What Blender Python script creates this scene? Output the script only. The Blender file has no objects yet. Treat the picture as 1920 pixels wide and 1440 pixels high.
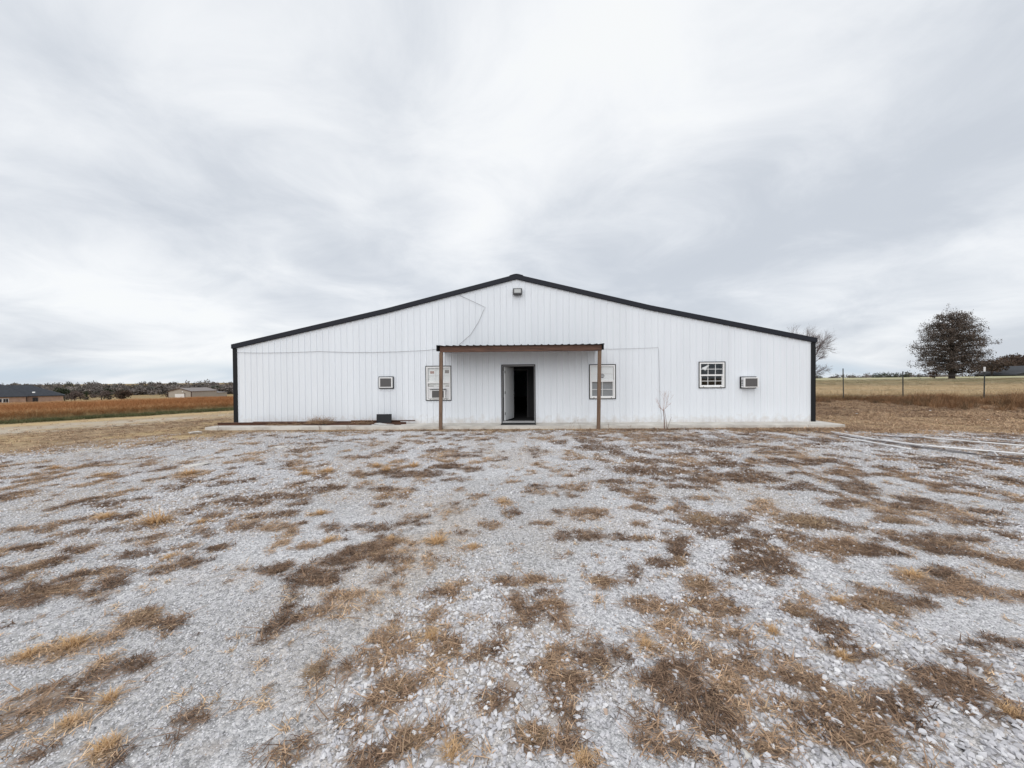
import bpy, bmesh, math, random
import numpy as np
from mathutils import Vector, Matrix
R = math.radians
SC = bpy.context.scene
COL = SC.collection

# ------------------------------------------------------------------ camera
cam_data = bpy.data.cameras.new("camera")
cam_data.sensor_width = 36.0
cam_data.lens = 13.5
cam_data.clip_start = 0.05
cam_data.clip_end = 8000
cam = bpy.data.objects.new("camera", cam_data)
COL.objects.link(cam)
cam.matrix_world = Matrix.Translation((0, 0, 1.69)) @ Matrix.Rotation(R(90 - 0.668), 4, 'X') @ Matrix.Rotation(R(-0.46), 4, 'Z')
SC.camera = cam

# ------------------------------------------------------------------ sky
SUN_EL, SUN_AZ = 46.0, 195.0          # azimuth: degrees clockwise from +Y
world = bpy.data.worlds.new("World")
SC.world = world
world.use_nodes = True
wn, wl = world.node_tree.nodes, world.node_tree.links
wn.clear()
def W(t, **k):
    n = wn.new(t)
    for a, b in k.items():
        setattr(n, a, b)
    return n
def wmath(op, a, b=None, c=None):
    n = W('ShaderNodeMath', operation=op)
    for i, v in enumerate((a, b, c)):
        if v is None: continue
        if isinstance(v, (int, float)): n.inputs[i].default_value = v
        else: wl.new(v, n.inputs[i])
    return n.outputs[0]
def wmix(f, a, b, typ='MIX'):
    n = W('ShaderNodeMix', data_type='RGBA', blend_type=typ)
    n.clamp_result = False
    for i, v in ((0, f), (6, a), (7, b)):
        if isinstance(v, (int, float)): n.inputs[i].default_value = v
        elif isinstance(v, tuple): n.inputs[i].default_value = (*v, 1)
        else: wl.new(v, n.inputs[i])
    return n.outputs[2]
def wsmooth(v, a, b):
    n = W('ShaderNodeMapRange', interpolation_type='SMOOTHSTEP')
    wl.new(v, n.inputs[0])
    n.inputs[1].default_value = a; n.inputs[2].default_value = b
    return n.outputs[0]
tc = W('ShaderNodeTexCoord')
sep = W('ShaderNodeSeparateXYZ'); wl.new(tc.outputs['Generated'], sep.inputs[0])
el = wmath('MAXIMUM', sep.outputs[2], 0.0)
den = wmath('ADD', el, 0.23)
cu = wmath('DIVIDE', sep.outputs[0], den)
cv = wmath('DIVIDE', sep.outputs[1], den)
comb = W('ShaderNodeCombineXYZ'); wl.new(cu, comb.inputs[0]); wl.new(cv, comb.inputs[1])
def wnoise(scale, loc, rot, scl, detail, rough=0.5, dist=0.0):
    m = W('ShaderNodeMapping'); wl.new(comb.outputs[0], m.inputs[0])
    m.inputs[1].default_value = loc; m.inputs[2].default_value = rot; m.inputs[3].default_value = scl
    n = W('ShaderNodeTexNoise'); wl.new(m.outputs[0], n.inputs[0])
    n.inputs['Scale'].default_value = scale; n.inputs['Detail'].default_value = detail
    n.inputs['Roughness'].default_value = rough; n.inputs['Distortion'].default_value = dist
    return n.outputs[0]
CLOUD = (3.1, 1.7, 0.4)
n1 = wnoise(0.62, CLOUD, (0, 0, R(-24)), (1.0, 0.9, 1), 3, 0.5, 0.3)
n2 = wnoise(2.1, (7.3, 2.2, 0), (0, 0, R(-18)), (1.0, 1.1, 1), 7, 0.6, 0.5)
cl = wmath('ADD', wmath('MULTIPLY', n1, 0.68), wmath('MULTIPLY', n2, 0.32))
ramp = W('ShaderNodeValToRGB'); wl.new(cl, ramp.inputs[0])
e = ramp.color_ramp.elements
ramp.color_ramp.interpolation = 'B_SPLINE'
e[0].position = 0.385; e[0].color = (0.60, 0.645, 0.712, 1)
e[1].position = 0.605; e[1].color = (1.00, 1.015, 1.03, 1)
x = e.new(0.495); x.color = (0.80, 0.835, 0.885, 1)
# thin gaps of pale blue low over the horizon
n3 = wnoise(0.7, (1.0, 5.0, 0), (0, 0, R(10)), (0.6, 1.6, 1), 3, 0.5)
low = wmath('SUBTRACT', 1.0, wsmooth(el, 0.012, 0.055))
gap = wmath('MULTIPLY', low, wsmooth(n3, 0.36, 0.60))
cc = wmix(gap, ramp.outputs[0], (0.60, 0.70, 0.80))
sky = W('ShaderNodeTexSky', sky_type='NISHITA')
sky.sun_disc = False
sky.sun_elevation = R(SUN_EL); sky.sun_rotation = R(SUN_AZ)
sc10 = W('ShaderNodeVectorMath', operation='SCALE'); wl.new(cc, sc10.inputs[0]); sc10.inputs[3].default_value = 10.0
fin = wmix(0.95, sky.outputs[0], sc10.outputs[0])
bg = W('ShaderNodeBackground'); wl.new(fin, bg.inputs[0]); bg.inputs[1].default_value = 0.1
wo = W('ShaderNodeOutputWorld'); wl.new(bg.outputs[0], wo.inputs[0])

# ------------------------------------------------------------------ sun behind thick cloud
sun_data = bpy.data.lights.new("sun", 'SUN')
sun_data.energy = 1.5
sun_data.angle = R(70)
sun_data.color = (1.0, 0.975, 0.94)
sun = bpy.data.objects.new("sun", sun_data)
COL.objects.link(sun)
sd = Vector((math.sin(R(SUN_AZ)) * math.cos(R(SUN_EL)), math.cos(R(SUN_AZ)) * math.cos(R(SUN_EL)), math.sin(R(SUN_EL))))
sun.rotation_euler = (-sd).to_track_quat('-Z', 'Y').to_euler()
sun.location = sd * 60

vs = SC.view_settings
vs.view_transform = 'Standard'
vs.look = 'None'
vs.exposure = 0.0
vs.gamma = 1.0
vs.use_curve_mapping = False
SC.cycles.use_denoising = True
SC.cycles.max_bounces = 6
SC.cycles.diffuse_bounces = 3
SC.cycles.transparent_max_bounces = 12

# ------------------------------------------------------------------ helpers
rng = np.random.default_rng(11)
random.seed(5)

def tag(o, label=None, cat=None, group=None, kind=None):
    if label: o["label"] = label
    if cat: o["category"] = cat
    if group: o["group"] = group
    if kind: o["kind"] = kind
    return o
def empty(name, loc=(0, 0, 0), rz=0.0, parent=None):
    o = bpy.data.objects.new(name, None)
    o.empty_display_size = 0.2
    COL.objects.link(o)
    o.location = loc; o.rotation_euler = (0, 0, rz)
    if parent: o.parent = parent
    return o
class MB:
    """collects shapes for one mesh"""
    def __init__(s): s.v = []; s.f = []
    def add(s, vs_, fs):
        b = len(s.v); s.v += [tuple(p) for p in vs_]; s.f += [tuple(b + i for i in f) for f in fs]
        return s
    def box(s, x0, x1, y0, y1, z0, z1):
        return s.add([(x0,y0,z0),(x1,y0,z0),(x1,y1,z0),(x0,y1,z0),(x0,y0,z1),(x1,y0,z1),(x1,y1,z1),(x0,y1,z1)],
                     [(3,2,1,0),(4,5,6,7),(0,1,5,4),(1,2,6,5),(2,3,7,6),(3,0,4,7)])
    def prism(s, poly, y0, y1):
        """poly: (x,z) anticlockwise seen from -y"""
        n = len(poly)
        s.add([(x, y0, z) for x, z in poly] + [(x, y1, z) for x, z in poly],
              [tuple(range(n)), tuple(range(2*n-1, n-1, -1))] + [(i, i+n, (i+1) % n + n, (i+1) % n) for i in range(n)])
        return s
    def tube(s, pts, r0, r1=None, n=6, cap=True):
        if r1 is None: r1 = r0
        pts = [Vector(p) for p in pts]; k = len(pts); rings = []; up = None
        for i, p in enumerate(pts):
            d = (pts[min(i+1, k-1)] - pts[max(i-1, 0)])
            if d.length < 1e-9: d = Vector((0, 0, 1))
            d.normalize()
            a = d.orthogonal().normalized() if up is None else (up - d * up.dot(d))
            if a.length < 1e-6: a = d.orthogonal()
            a.normalize(); up = a; b = d.cross(a)
            r = r0 + (r1 - r0) * i / max(k-1, 1)
            rings.append([p + a * (r*math.cos(2*math.pi*j/n)) + b * (r*math.sin(2*math.pi*j/n)) for j in range(n)])
        vs_ = [q for rr in rings for q in rr]
        fs = [(i*n+j, i*n+(j+1) % n, (i+1)*n+(j+1) % n, (i+1)*n+j) for i in range(k-1) for j in range(n)]
        if cap: fs += [tuple(range(n-1, -1, -1)), tuple((k-1)*n+j for j in range(n))]
        return s.add(vs_, fs)
    def build(s, name, mat, parent=None, smooth=False, loc=None, bevel=0.0):
        me = bpy.data.meshes.new(name)
        me.from_pydata(s.v, [], s.f); me.update()
        if smooth: me.polygons.foreach_set("use_smooth", [True]*len(me.polygons))
        if mat: me.materials.append(mat)
        o = bpy.data.objects.new(name, me); COL.objects.link(o)
        if parent: o.parent = parent
        if loc: o.location = loc
        if bevel > 0:
            m = o.modifiers.new("bevel", 'BEVEL'); m.width = bevel; m.segments = 2; m.limit_method = 'ANGLE'
        return o
def link_copy(o, parent=None):
    c = o.copy(); COL.objects.link(c); c.parent = parent
    return c
def copy_tree(o, parent=None):
    c = link_copy(o, parent)
    for ch in list(o.children): copy_tree(ch, c)
    return c

# value noise in numpy
_perm = np.random.default_rng(3).random((256, 256))
def vnoise(x, y):
    x = np.asarray(x, float); y = np.asarray(y, float)
    xi = np.floor(x).astype(int); yi = np.floor(y).astype(int)
    fx = x - xi; fy = y - yi
    fx = fx*fx*(3-2*fx); fy = fy*fy*(3-2*fy)
    g = lambda a, b: _perm[a & 255, b & 255]
    return (g(xi, yi)*(1-fx) + g(xi+1, yi)*fx)*(1-fy) + (g(xi, yi+1)*(1-fx) + g(xi+1, yi+1)*fx)*fy
def fbm(x, y, o=4):
    s = 0; a = 0.5; t = 0
    for i in range(o):
        s = s + a*vnoise(x*2**i + 17.3*i, y*2**i + 5.1*i); t += a; a *= 0.5
    return s/t
def sst(a, b, v):
    t = np.clip((np.asarray(v, float)-a)/(b-a), 0, 1)
    return t*t*(3-2*t)

# ------------------------------------------------------------------ materials
def lin(r, g, b):
    f = lambda c: ((c/255+0.055)/1.055)**2.4 if c > 10 else c/255/12.92
    return (f(r), f(g), f(b))
def mat(name, col, rough=0.7, metal=0.0, var=0.0, col2=None, scale=4.0, stretch=(1, 1, 1), bump=0.0, bscale=40.0, spec=0.35, rnd=0.0, detail=5):
    m = bpy.data.materials.new(name); m.use_nodes = True
    nt = m.node_tree; N, L = nt.nodes, nt.links
    p = N['Principled BSDF']
    p.inputs['Roughness'].default_value = rough
    p.inputs['Metallic'].default_value = metal
    p.inputs['Specular IOR Level'].default_value = spec
    p.inputs['Base Color'].default_value = (*col, 1)
    t = N.new('ShaderNodeTexCoord')
    mp = N.new('ShaderNodeMapping'); L.new(t.outputs['Object'], mp.inputs[0]); mp.inputs[3].default_value = stretch
    out = None
    if col2 is not None or var > 0:
        n = N.new('ShaderNodeTexNoise'); L.new(mp.outputs[0], n.inputs[0])
        n.inputs['Scale'].default_value = scale; n.inputs['Detail'].default_value = detail; n.inputs['Roughness'].default_value = 0.62
        c2 = col2 if col2 is not None else tuple(c*(1-var) for c in col)
        mr = N.new('ShaderNodeMapRange'); L.new(n.outputs[0], mr.inputs[0]); mr.inputs[1].default_value = 0.36; mr.inputs[2].default_value = 0.66
        mx = N.new('ShaderNodeMix'); mx.data_type = 'RGBA'; L.new(mr.outputs[0], mx.inputs[0])
        mx.inputs[6].default_value = (*col, 1); mx.inputs[7].default_value = (*c2, 1)
        out = mx.outputs[2]
    if rnd > 0:
        oi = N.new('ShaderNodeObjectInfo')
        mr2 = N.new('ShaderNodeMapRange'); L.new(oi.outputs['Random'], mr2.inputs[0]); mr2.inputs[3].default_value = 1-rnd; mr2.inputs[4].default_value = 1+rnd
        vm = N.new('ShaderNodeVectorMath'); vm.operation = 'SCALE'; L.new(mr2.outputs[0], vm.inputs[3])
        if out is not None: L.new(out, vm.inputs[0])
        else: vm.inputs[0].default_value = col
        out = vm.outputs[0]
    if out is not None: L.new(out, p.inputs['Base Color'])
    if bump > 0:
        n = N.new('ShaderNodeTexNoise'); L.new(mp.outputs[0], n.inputs[0]); n.inputs['Scale'].default_value = bscale; n.inputs['Detail'].default_value = 4
        b = N.new('ShaderNodeBump'); b.inputs['Strength'].default_value = bump; b.inputs['Distance'].default_value = 0.01
        L.new(n.outputs[0], b.inputs['Height']); L.new(b.outputs[0], p.inputs['Normal'])
    return m
def tint_mat(name, stops, rough=0.85, jitter=0.25, transl=0.0):
    """colour picked by the 'tint' value of each scattered piece"""
    m = bpy.data.materials.new(name); m.use_nodes = True
    nt = m.node_tree; N, L = nt.nodes, nt.links
    p = N['Principled BSDF']; p.inputs['Roughness'].default_value = rough; p.inputs['Specular IOR Level'].default_value = 0.2
    a = N.new('ShaderNodeAttribute'); a.attribute_type = 'INSTANCER'; a.attribute_name = 'tint'
    cr = N.new('ShaderNodeValToRGB'); L.new(a.outputs['Fac'], cr.inputs[0])
    el_ = cr.color_ramp.elements
    el_[0].position = stops[0][0]; el_[0].color = (*stops[0][1], 1)
    el_[1].position = stops[-1][0]; el_[1].color = (*stops[-1][1], 1)
    for ps, c in stops[1:-1]:
        q = el_.new(ps); q.color = (*c, 1)
    oi = N.new('ShaderNodeNewGeometry')
    mr = N.new('ShaderNodeMapRange'); L.new(oi.outputs['Random Per Island'], mr.inputs[0]); mr.inputs[3].default_value = 1-jitter; mr.inputs[4].default_value = 1+jitter
    vm = N.new('ShaderNodeVectorMath'); vm.operation = 'SCALE'; L.new(cr.outputs[0], vm.inputs[0]); L.new(mr.outputs[0], vm.inputs[3])
    L.new(vm.outputs[0], p.inputs['Base Color'])
    if transl > 0:
        tr = N.new('ShaderNodeBsdfTranslucent'); L.new(vm.outputs[0], tr.inputs[0])
        ms = N.new('ShaderNodeMixShader'); ms.inputs[0].default_value = transl
        L.new(p.outputs[0], ms.inputs[1]); L.new(tr.outputs[0], ms.inputs[2]); L.new(ms.outputs[0], N['Material Output'].inputs[0])
    return m

def scatter(name, protos, P, rot, scl, tint, material, smooth=False, var=None):
    """one object: its own points carry copies of its own prototype shapes"""
    nP = len(P); V = [np.asarray(P, float)]; F = []; pid = [np.full(nP, -1)]; base = nP
    for k, (pv, pf) in enumerate(protos):
        V.append(np.asarray(pv, float)); F += [tuple(base+i for i in f) for f in pf]
        pid.append(np.full(len(pv), k)); base += len(pv)
    V = np.concatenate(V); pid = np.concatenate(pid)
    me = bpy.data.meshes.new(name); me.from_pydata(V.tolist(), [], F); me.update()
    if smooth: me.polygons.foreach_set("use_smooth", [True]*len(me.polygons))
    me.materials.append(material)
    def attr(nm, typ, vals, key, w):
        a = me.attributes.new(nm, typ, 'POINT')
        full = np.zeros((len(V), w)) if w > 1 else np.zeros(len(V))
        full[:nP] = vals
        a.data.foreach_set(key, full.ravel().astype(np.float32 if typ != 'INT' else np.int32))
    a = me.attributes.new('pid', 'INT', 'POINT'); a.data.foreach_set('value', pid.astype(np.int32))
    attr('rot', 'FLOAT_VECTOR', rot, 'vector', 3)
    attr('scl', 'FLOAT_VECTOR', scl, 'vector', 3)
    attr('tint', 'FLOAT', tint, 'value', 1)
    attr('var', 'INT', rng.integers(0, len(protos), nP) if var is None else var, 'value', 1)
    o = bpy.data.objects.new(name, me); COL.objects.link(o)
    ng = bpy.data.node_groups.new(name + "_spread", 'GeometryNodeTree')
    ng.interface.new_socket("Geometry", in_out='INPUT', socket_type='NodeSocketGeometry')
    ng.interface.new_socket("Geometry", in_out='OUTPUT', socket_type='NodeSocketGeometry')
    N, L = ng.nodes, ng.links
    gi = N.new('NodeGroupInput'); go = N.new('NodeGroupOutput')
    def named(nm, typ):
        n = N.new('GeometryNodeInputNamedAttribute'); n.data_type = typ; n.inputs[0].default_value = nm
        return n.outputs[0]
    pidn = named('pid', 'INT')
    def part(k):
        c = N.new('FunctionNodeCompare'); c.data_type = 'INT'; c.operation = 'EQUAL'
        L.new(pidn, c.inputs[2]); c.inputs[3].default_value = k
        s = N.new('GeometryNodeSeparateGeometry'); s.domain = 'POINT'
        L.new(gi.outputs[0], s.inputs[0]); L.new(c.outputs[0], s.inputs[1])
        return s.outputs[0]
    g2i = N.new('GeometryNodeGeometryToInstance')
    j = N.new('GeometryNodeJoinGeometry')
    for k in range(len(protos)):
        g2i = N.new('GeometryNodeGeometryToInstance')
        L.new(part(k), g2i.inputs[0]); L.new(g2i.outputs[0], j.inputs[0])
    ip = N.new('GeometryNodeInstanceOnPoints')
    L.new(part(-1), ip.inputs['Points']); L.new(j.outputs[0], ip.inputs['Instance'])
    ip.inputs['Pick Instance'].default_value = True
    L.new(named('var', 'INT'), ip.inputs['Instance Index'])
    L.new(named('rot', 'FLOAT_VECTOR'), ip.inputs['Rotation'])
    L.new(named('scl', 'FLOAT_VECTOR'), ip.inputs['Scale'])
    L.new(ip.outputs[0], go.inputs[0])
    md = o.modifiers.new("spread", 'NODES'); md.node_group = ng
    o["kind"] = "stuff"
    return o

def stone_shape(seed, flat=0.6):
    r = np.random.default_rng(seed)
    p = r.normal(size=(13, 3)); p /= np.linalg.norm(p, axis=1)[:, None]
    p *= r.uniform(0.75, 1.05, (13, 1)); p *= [1.0, r.uniform(0.6, 0.85), r.uniform(flat-0.15, flat+0.1)]
    bm = bmesh.new()
    for q in p: bm.verts.new(q)
    res = bmesh.ops.convex_hull(bm, input=bm.verts)
    bmesh.ops.delete(bm, geom=[v for v in bm.verts if not v.link_faces], context='VERTS')
    bmesh.ops.recalc_face_normals(bm, faces=bm.faces)
    bm.verts.index_update()
    out = ([tuple(v.co) for v in bm.verts], [tuple(v.index for v in f.verts) for f in bm.faces])
    bm.free()
    return out
def tuft_shape(seed, n=16, rad=0.05, length=(0.06, 0.14), lean=(0.6, 1.3), width=0.004, curl=0.6, seg=3, az=None, azs=math.pi):
    r = random.Random(seed); V = []; F = []
    for i in range(n):
        a = r.uniform(-math.pi, math.pi) if az is None else az + r.uniform(-azs, azs)
        rr = rad*math.sqrt(r.random()); b = r.uniform(0, 2*math.pi)
        p = Vector((rr*math.cos(b), rr*math.sin(b), 0)); Ln = r.uniform(*length); th = r.uniform(*lean)*0.6
        dth = r.uniform(0.2, 1.0)*curl; w = width*r.uniform(0.6, 1.4); sdv = Vector((-math.sin(a), math.cos(a), 0))
        tw = r.uniform(-0.5, 0.5); base = len(V); a2 = a
        for k in range(seg+1):
            ww = w*(1-k/seg)**0.6
            if k == seg: V.append(tuple(p))
            else: V += [tuple(p - sdv*ww), tuple(p + sdv*ww)]
            a2 += tw/seg
            d = Vector((math.sin(th)*math.cos(a2), math.sin(th)*math.sin(a2), math.cos(th)))
            p = p + d*(Ln/seg)
            if p.z < 0.004: p.z = 0.004 + r.random()*0.006
            th = min(th + dth*1.3/seg, 1.75)
        for k in range(seg-1): F.append((base+2*k, base+2*k+1, base+2*k+3, base+2*k+2))
        F.append((base+2*seg-2, base+2*seg-1, base+2*seg))
    return V, F

# ------------------------------------------------------------------ lie of the land
def s_left(x, y):   # metres beyond the far edge of the track, towards the rust field
    return (np.asarray(x)+20.1)*-0.827 + (np.asarray(y)-15.1)*0.562
def t_right(x, y):  # metres beyond the wire fence
    return (np.asarray(x)-19.0)*0.336 + (np.asarray(y)-22.0)*0.942
def land(x, y):
    x = np.asarray(x, float); y = np.asarray(y, float)
    s = s_left(x, y); t = t_right(x, y)
    h = -5.6*(1-np.exp(-np.maximum(s-2, 0)**1.25/(128*3**.25))) - 3.6*sst(190, 330, s)
    wr = sst(6, 18, x)*(1-sst(0, 40, s))
    h = h + wr*(0.36*sst(-9, 1, t) + 0.75*sst(0, 70, t) + 0.55*sst(55, 130, x)*sst(20, 80, t) - 6.5*sst(85, 420, t))
    h = h + 0.03*(fbm(x*0.35, y*0.35, 3)-0.5)*sst(3, 9, np.hypot(x, y-6))*(1-0.9*((np.abs(x) < 12) & (y > 11.5)))
    h = h + 0.35*(fbm(x*0.03+9, y*0.03, 3)-0.5)*sst(30, 90, np.hypot(x, y))
    return h
def land1(x, y): return float(land(np.array([x]), np.array([y]))[0])

PATCH = """
-5.91,6.99,0.34,0.3,B -7.36,6.94,0.14,0.2,B -8.27,8.5,0.15,0.24,M -9.02,7.56,0.18,0.14,B -5.59,5.33,0.19,0.14,D -5.46,5.54,0.15,0.1,D -5.54,6.2,0.11,0.1,D -3.81,5.35,0.33,0.21,D
-4.43,5.61,0.1,0.1,D -2.93,5.32,0.17,0.14,D -3.39,5.64,0.39,0.13,D -2.88,5.97,0.23,0.21,D -3.1,4.81,0.33,0.08,D -3.09,4.5,0.19,0.08,D -2.9,4.9,0.14,0.09,D -5.09,4.76,0.18,0.17,B
-4.29,4.61,0.42,0.16,B -4.27,4.93,0.17,0.15,M -4.92,4.3,0.15,0.11,D -4.65,4.37,0.18,0.1,D -3.75,4.6,0.1,0.07,B -4.97,3.99,0.17,0.08,D -4.39,3.82,0.19,0.11,D -5.75,4.47,0.16,0.06,M
-4.43,3.47,0.24,0.09,M -4.29,3.62,0.15,0.08,D -3.68,3.75,0.14,0.09,D -3.53,4.27,0.19,0.08,D -3.36,3.93,0.12,0.08,M -2.94,3.91,0.09,0.06,D -3,3.63,0.15,0.07,D -3.3,3.65,0.06,0.05,B
-3.15,3.45,0.12,0.04,M -3.82,3.34,0.16,0.06,D -3.54,3.39,0.16,0.06,M -3.39,3.2,0.1,0.05,D -3.77,3.09,0.28,0.06,M -3.84,2.94,0.14,0.03,M -2.66,2.74,0.2,0.1,M -2.43,2.7,0.07,0.03,D
-2.83,2.45,0.14,0.06,B -3.01,2.36,0.1,0.03,B -2.23,2.24,0.09,0.04,D -2.36,2.2,0.09,0.02,D -2.49,2.02,0.2,0.07,M -2.34,2.09,0.12,0.03,D -2.51,1.92,0.12,0.06,M -2.16,2.03,0.08,0.03,B
-2.2,1.89,0.08,0.04,B -1.89,1.75,0.1,0.04,B -2.18,1.7,0.06,0.03,D -1.07,1.73,0.11,0.06,D -1.38,1.71,0.07,0.02,M -0.9,1.91,0.07,0.02,D -1.15,2.21,0.04,0.03,M -2.06,3.41,0.18,0.11,D
-1.65,3.31,0.21,0.17,D -1.7,3.61,0.25,0.12,D -2.14,3.9,0.08,0.07,M -1.95,4.03,0.11,0.06,B -1.15,3.62,0.23,0.11,D -1.11,3.28,0.09,0.06,D -1.56,4.42,0.23,0.13,D -1.22,4.54,0.16,0.1,D
-1.2,4.74,0.13,0.08,M -1.3,4.05,0.1,0.05,B -0.79,3.97,0.19,0.08,B -0.4,3.83,0.08,0.04,B -0.79,5.05,0.19,0.14,D -0.45,4.21,0.13,0.1,D -0.14,5.25,0.1,0.25,B -1.82,5.18,0.14,0.1,D
-1.57,5.86,0.14,0.1,D -2,5.95,0.19,0.1,D -2.45,4.86,0.12,0.06,B -3.4,8.46,0.35,0.18,D -3.75,6.96,0.17,0.16,B -3.43,7.11,0.2,0.15,B -2.68,7.52,0.18,0.19,B -2.36,7.18,0.2,0.17,B
-1.94,7.5,0.21,0.16,B -1.73,6.86,0.57,0.27,D -1.26,7.47,0.31,0.21,D -0.72,7.23,0.25,0.22,D -0.91,6.47,0.18,0.12,D -1.08,8.51,0.53,0.27,D -1.8,9.18,0.38,0.24,D -0.63,3.04,0.05,0.04,D
-0.54,3.04,0.04,0.04,D -0.54,2.5,0.1,0.08,B -0.4,2.38,0.08,0.09,M -0.13,2.38,0.06,0.07,D -0.1,2.05,0.05,0.07,D -0.65,2.11,0.08,0.09,M -0.68,1.99,0.07,0.03,M -0.63,1.73,0.08,0.05,D
-0.5,1.79,0.07,0.06,M -0.31,1.83,0.1,0.05,M -0.29,1.72,0.07,0.06,B -0.06,3.2,0.06,0.05,D 0.93,4.81,0.25,0.23,M 0.28,4.47,0.14,0.09,M 0.85,4.15,0.26,0.14,D 1.84,5.32,0.18,0.21,D
1.55,4.48,0.12,0.08,M 2.27,4.55,0.27,0.33,M 2.13,4.16,0.17,0.11,D 2.7,4.63,0.19,0.2,D 1.39,4.03,0.14,0.07,M 2.56,3.85,0.08,0.06,D 2.33,7.02,0.49,0.41,D 2.14,9.36,0.72,0.43,D
3.06,6.9,0.38,0.24,M 3.79,6.5,0.63,0.35,D 4.26,5.84,0.41,0.17,D 2.52,8.08,0.2,0.19,D 3.41,8.33,0.29,0.23,M 4.17,7.51,0.31,0.16,D 5.7,7.46,0.26,0.14,D 2.65,5.96,0.29,0.12,D
1.68,6.22,0.22,0.19,D 0.86,5.94,0.33,0.15,M 0.38,5.67,0.24,0.16,M 0.83,5.47,0.11,0.09,D 0.36,6.03,0.25,0.11,D 0.96,6.68,0.19,0.13,M 4.42,5.08,0.42,0.19,D 5.11,4.96,0.31,0.17,D
5.81,4.74,0.23,0.14,D 6.56,5.48,0.13,0.14,M 6.99,5.49,0.13,0.15,M 7.8,5.96,0.21,0.1,D 3.39,4.44,0.34,0.23,M 3.17,3.8,0.37,0.22,M 3.46,3.68,0.33,0.14,D 4.44,4.46,0.25,0.11,M
4.42,3.97,0.44,0.13,D 5.33,4.4,0.37,0.1,D 5.31,4.06,0.14,0.08,D 4.44,3.45,0.19,0.11,M 1.35,3.48,0.07,0.07,D 1.54,3.52,0.07,0.06,M 1.98,3.35,0.07,0.04,D 3.5,3.06,0.32,0.1,M
3.37,3.23,0.13,0.08,B 3.86,2.98,0.14,0.06,M 3.61,2.91,0.12,0.04,M 1.52,3.13,0.16,0.13,M 0.17,3.22,0.25,0.06,M 1.02,3.22,0.09,0.05,D 0.74,3.18,0.11,0.06,M 1.01,2.81,0.23,0.09,M
1.46,2.8,0.2,0.13,M 2.05,2.73,0.11,0.07,M 2.11,2.59,0.09,0.06,D 2.81,2.99,0.12,0.1,M 2.71,2.78,0.21,0.1,M 2.97,2.88,0.12,0.06,D 0.32,2.83,0.1,0.05,M 0.04,2.61,0.07,0.07,D
1.72,2.53,0.07,0.03,B 1.51,2.48,0.12,0.05,M 2.44,2.86,0.07,0.03,B 0.5,2.35,0.18,0.09,D 0.83,2.41,0.08,0.07,B 2.09,2.33,0.15,0.1,D 1.98,2.29,0.06,0.04,B 0.86,2.15,0.25,0.09,D
0.93,1.97,0.21,0.13,D 1.26,2.19,0.16,0.07,M 1.62,2.12,0.13,0.07,M 1.67,1.95,0.18,0.07,M 1.94,1.96,0.19,0.08,D 2.34,2.1,0.2,0.13,D 2.41,1.97,0.09,0.07,D 2.47,1.9,0.08,0.04,B
1.3,1.95,0.07,0.03,M 1.65,1.8,0.19,0.04,M 0.09,1.8,0.07,0.07,M 0.67,1.73,0.16,0.05,M 0.3,1.67,0.07,0.03,B 0.59,1.87,0.08,0.04,D 1.19,1.75,0.13,0.04,M 1.64,1.68,0.13,0.03,M
3.14,2.39,0.07,0.05,D 4.51,10.48,0.87,0.41,D 5.07,9.61,0.67,0.3,D 3.9,11.26,0.94,0.42,M 5.92,8.53,0.71,0.27,M 6.49,10.38,1.01,0.31,D 5.83,6.71,0.42,0.22,M 6.64,6.59,0.46,0.16,M
7.52,6.56,0.36,0.14,M
"""
PATCHES = [(float(a), float(b), float(c), float(d), k) for a, b, c, d, k in (t.split(',') for t in PATCH.split())]
def wheel(x, y):
    """two wheel tracks of finer, cleaner gravel leading to the door"""
    a = np.exp(-((x-(-1.25+0.10*y))/0.34)**2); b = np.exp(-((x-(0.22+0.05*y))/0.34)**2)
    return np.clip(a+0.8*b, 0, 1)*sst(0.34, 0.5, fbm(x*0.9+50, y*0.5, 3))
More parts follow.
